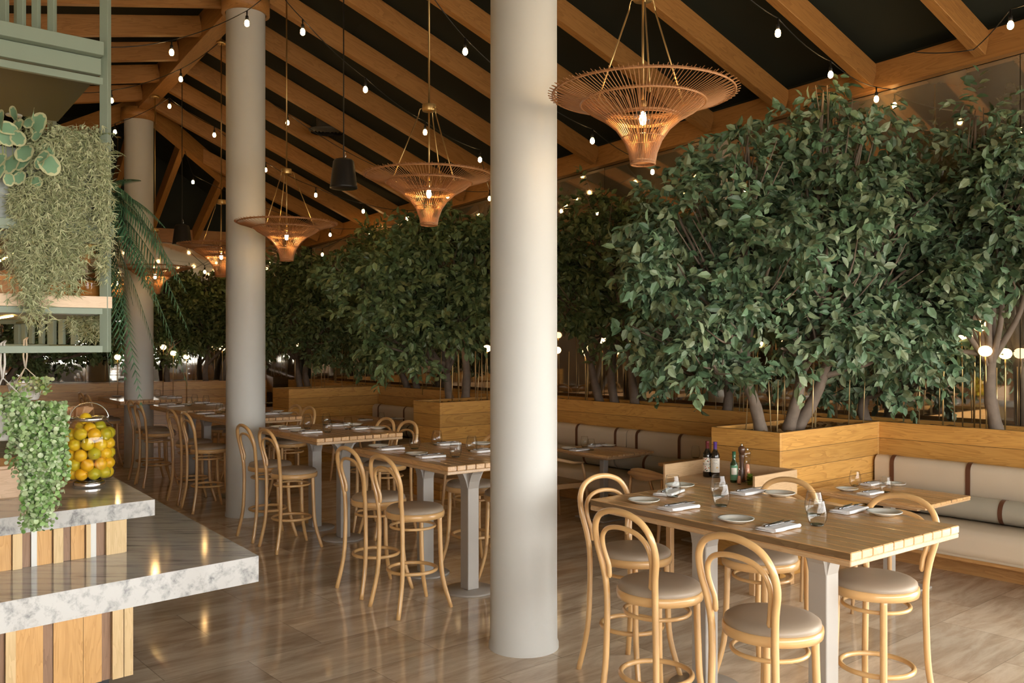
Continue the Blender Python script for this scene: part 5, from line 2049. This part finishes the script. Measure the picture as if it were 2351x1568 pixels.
def frond(m, base, d, L, droop, n=14, w=.16, mi=0, fold=.25):
    """feathered frond"""
    base, d = Vector(base), Vector(d).normalized()
    side = d.cross(UP).normalized()
    pts = []
    for i in range(n + 1):
        t = i / n
        pts.append(base + d * (L * t) - UP * (droop * t * t) * L)
    m.tube(pts, [.0028 * (1 - .7 * i / n) for i in range(n + 1)], 4, cap=False)
    for i in range(1, n):
        t = i / n
        wl = w * L * math.sin(PI * min(1, .18 + t * .8)) ** .8
        tg = (pts[i + 1] - pts[i - 1]).normalized()
        for s_ in (-1, 1):
            dd = (side * s_ * .9 + tg * .55 - UP * fold).normalized()
            b = pts[i]
            wd = tg * (L / n * WL)
            m.add([b - wd * .5, b + wd * .5, b + dd * wl * .6 + wd * .35, b + dd * wl, b + dd * wl * .6 - wd * .4], [(0, 1, 2, 3, 4)])


rg = random.Random(6)
MT['fern_pale'] = leaf_mat('pale_fern', [(.22, .28, .12), (.34, .38, .18), (.28, .34, .16)], .55)
f_ = thing('fern_tuft', 'pale feathery fern tufts along the top of the zinc trough', 'plant', FP(.4, .1, 2.95))
m = MB()
o_ = Vector(f_.location)
for i in range(46):
    k = (rg.uniform(55, 232) - CX) / FOC
    b_ = rg.uniform(-.03, .3)
    c_ = F0 + FB * b_
    a = (k * c_.y - c_.x) / (FA.x - k * FA.y)
    p = FP(a, b_, 2.96 + .08 * (a > .12)) - o_
    d = Vector((rg.uniform(-.8, 1), rg.uniform(-1, .4), rg.uniform(.3, 1.4)))
    frond(m, p, d, rg.uniform(.14, .26), rg.uniform(.3, .9), 12, .22)
obj('fronds', m, MT['fern_pale'], f_, kind='stuff')

MT['vari_g'] = leaf_mat('variegated_leaf_green', [(.16, .30, .16), (.24, .40, .25), (.10, .22, .10)], .35)
MT['vari_c'] = plain('cream_leaf_margin', (.55, .55, .32), .4)
v_ = thing('variegated_plant', 'plant with round green leaves edged in cream at the left end of the trough', 'plant', FP(.8, 0, 2.95))
o_ = Vector(v_.location)


def big_leaf(p, d, nrm, L, par):
    d = Vector(d).normalized()
    y = Vector(nrm).cross(d).normalized()
    z = d.cross(y)
    m = MB()
    out, inn = [], []
    n = 18
    for i in range(n):
        a = 2 * PI * i / n
        x, yy = .5 - .5 * math.cos(a), .36 * math.sin(a) * (1 - .12 * math.cos(a))
        q = .80 + .10 * math.sin(i * 2.4)
        xi, yi = .5 + (x - .5) * q, yy * (q - .06)
        cup = lambda u, v: .10 * (4 * v * v) - .16 * (u - .4) ** 2
        out.append(Vector(p) + d * (x * L) + y * (yy * L) + z * (cup(x, yy) * L))
        inn.append(Vector(p) + d * (xi * L) + y * (yi * L) + z * (cup(xi, yi) * L + .0005))
    mid = [Vector(p) + d * (L * .2) - z * .02 * L, Vector(p) + d * (L * .8) - z * .02 * L]
    m.add(out + inn, [(i, (i + 1) % n, n + (i + 1) % n, n + i) for i in range(n)], 1, True)
    m.add(inn + [Vector(p) + d * (L * .5) - z * .015 * L], [(i, (i + 1) % n, n) for i in range(n)], 0, True)
    obj('leaf', m, [MT['vari_g'], MT['vari_c']], par)


for px, py, L in [(78, 312, .10), (62, 330, .10), (95, 350, .11), (40, 352, .10), (72, 352, .09), (52, 372, .085), (82, 372, .075), (20, 318, .10), (45, 300, .085), (5, 330, .11), (12, 352, .09), (28, 335, .08), (0, 300, .09), (100, 325, .085), (30, 300, .08), (78, 282, .07), (60, 272, .065), (8, 375, .08), (50, 392, .07), (75, 405, .065), (82, 388, .06), (18, 395, .06), (95, 298, .06), (-15, 345, .1), (35, 280, .07)]:
    k = (px - CX) / FOC
    c_ = F0 + FB * rg.uniform(-.16, -.08)
    a = (k * c_.y - c_.x) / (FA.x - k * FA.y)
    p = c_ + FA * a
    p = Vector((p.x, p.y, EYE - (py - CY) * p.y / FOC)) - o_
    d = Vector((rg.uniform(-.6, .7), rg.uniform(-.5, .0), rg.uniform(-1, .7)))
    big_leaf(p, d, (rg.uniform(-.3, .3), -1, rg.uniform(.2, .9)), L * 1.3, v_)
m = MB()
for i in range(10):
    k = (rg.uniform(0, 100) - CX) / FOC
    c_ = F0 + FB * rg.uniform(-.08, .1)
    a = (k * c_.y - c_.x) / (FA.x - k * FA.y)
    p = FP(a, 0, 2.97) - o_
    m.tube(smooth_path([p, p + Vector((.0, -.06, .05)), p + Vector((.02, -.10, -.03)), p + Vector((.03, -.11, -.08))], 3), .0025, 5)
obj('stems', m, MT['fern_pale'], v_, kind='stuff')

# dark fern hanging right of the post
WL = .85
MT['fern_dark'] = leaf_mat('dark_fern', [(.02, .06, .025), (.045, .115, .05), (.08, .16, .07)], .45)
f_ = thing('hanging_fern', 'dark green fern arching out to the right of the shelf frame post', 'plant', FP(.0, .25, 2.95))
for i, (dx, dy, dz, L, dr, w) in enumerate([(.9, .3, -.3, .7, .8, .2), (.75, -.3, -.45, .75, .7, .2), (.6, .2, -.9, .8, .5, .2), (.45, 0, -.8, .95, .5, .18), (.85, 0, .1, .6, 1.1, .2), (.7, .1, -.1, .8, .95, .2), (1, -.2, .35, .50, .35, .10), (.9, .1, .15, .62, .75, .13), (.8, -.1, 0, .75, 1.0, .16), (.6, 0, -.1, .85, 1.1, .16), (.45, .1, -.2, .95, 1.1, .14), (.3, -.1, -.5, .90, .8, .13), (.2, 0, -.8, .95, .5, .12), (.7, .2, -.5, .8, .9, .16), (.5, -.2, .1, .7, 1.4, .15), (.9, 0, -.2, .6, 1.0, .15), (.15, .1, -1, 1.1, .3, .10), (.35, -.1, -.3, .8, 1.2, .14), (.6, .1, .2, .62, 1.3, .14)]):
    m = MB()
    frond(m, (0.0, 0, -.02 * i), (dx * .6, dy * .5, dz), L * .66, dr, 34, w * 1.7, fold=.45)
    obj('frond', m, MT['fern_dark'], f_)

# ------------------------------------------------------------------ hanging pots with trailing vines
def hang_pot(px, py, d, R_, H_, top, label, vine, seed, cord_px=None):
    p = D(px, py, d)
    r = thing('hanging_pot', label, 'plant pot', p, 0, 'white hanging pots under the shelf frame')
    m = MB().lathe([(0, 0), (R_ * .72, 0), (R_ * .78, .01), (R_ * .97, H_ * .9), (R_ * 1.04, H_ * .9), (R_ * 1.04, H_), (R_ * .95, H_), (R_ * .93, H_ * .9), (0, H_ * .88)], 32)
    for k in range(24):
        a = 2 * PI * k / 24
        m.tube([(R_ * .785 * math.cos(a), R_ * .785 * math.sin(a), .02), (R_ * .965 * math.cos(a), R_ * .965 * math.sin(a), H_ * .88)], .003, 4)
    obj('pot_body', m, MT['ceramic'], r)
    hk = Vector((0, 0, top - p.z))
    for k in range(3):
        a = 2 * PI * k / 3 + .4
        obj('cord', MB().tube([(R_ * math.cos(a), R_ * math.sin(a), H_ * .95), hk - UP * .15], .0032, 6), MT['rope'], r)
    m = MB()
    for s_ in (-1, 1):
        m.tube([hk - UP * .16, hk + Vector((.012 * s_, 0, -.08)), hk + Vector((.008 * s_, 0, .03)), hk + Vector((0, .03, .045))], .006, 6)
    obj('cord_loop', m, MT['rope'], r)
    rs = np.random.default_rng(seed)
    P_ = []
    for (x0, x1, y0, y1, n) in vine:
        for _ in range(n):
            vx = rs.uniform(x0, x1)
            yb = y1 - abs(rs.normal()) * (y1 - y0) * .28
            dd = d - rs.uniform(.02, .17)
            L = max(.03, (yb - y0) * dd / FOC)
            k = max(3, int(L / .016))
            t = np.linspace(0, 1, k)
            c0 = D(vx, y0, dd)
            w1 = rs.normal() * .012
            xs = c0.x + w1 * np.sin(t * 5 + rs.uniform(0, 6)) + rs.normal(size=k) * .009
            ys = c0.y + rs.normal(size=k) * .012
            zs = c0.z - L * t
            P_.append(np.stack([xs, ys, zs], 1))
    P_ = np.concatenate(P_)
    n = len(P_)
    nr = rs.normal(size=(n, 3)) * .55 + np.array([.1, -1, .35])
    dd = rs.normal(size=(n, 3)) + np.array([0, 0, -.3])
    F = frames(P_ - np.array(p), dd, nr, .0115 * (.65 + .7 * rs.random(n)))
    # right-handed: z axis along nr
    tv_ = [(0, 0, .25)] + [(math.cos(2 * PI * i / 8), .92 * math.sin(2 * PI * i / 8), 0) for i in range(8)]
    tf_ = [(0, 1 + i, 1 + (i + 1) % 8) for i in range(8)]
    scatter('trailing_leaves', tv_, tf_, F, [MT['vine']], r, smooth=True, kind='stuff')
    return r


MT['vine'] = leaf_mat('button_vine', [(.11, .24, .05), (.24, .40, .12), (.38, .52, .24), (.52, .60, .38), (.17, .32, .08)], .4)
hang_pot(6, 1008, 4.72, .15, .16, 1.91, 'ribbed white hanging pot with a long trailing button leaf vine', [(-10, 60, 905, 960, 30), (20, 150, 925, 1110, 75), (50, 140, 930, 1180, 80), (50, 115, 1000, 1225, 60), (0, 60, 915, 1010, 35), (100, 145, 950, 1060, 30)], 3)
hang_pot(58, 918, 5.9, .105, .11, 1.93, 'smaller white hanging pot farther back with a short sparse vine', [(20, 110, 868, 905, 30), (80, 120, 870, 900, 8), (28, 60, 885, 935, 10)], 4)
print('leaves', NLEAF[0])
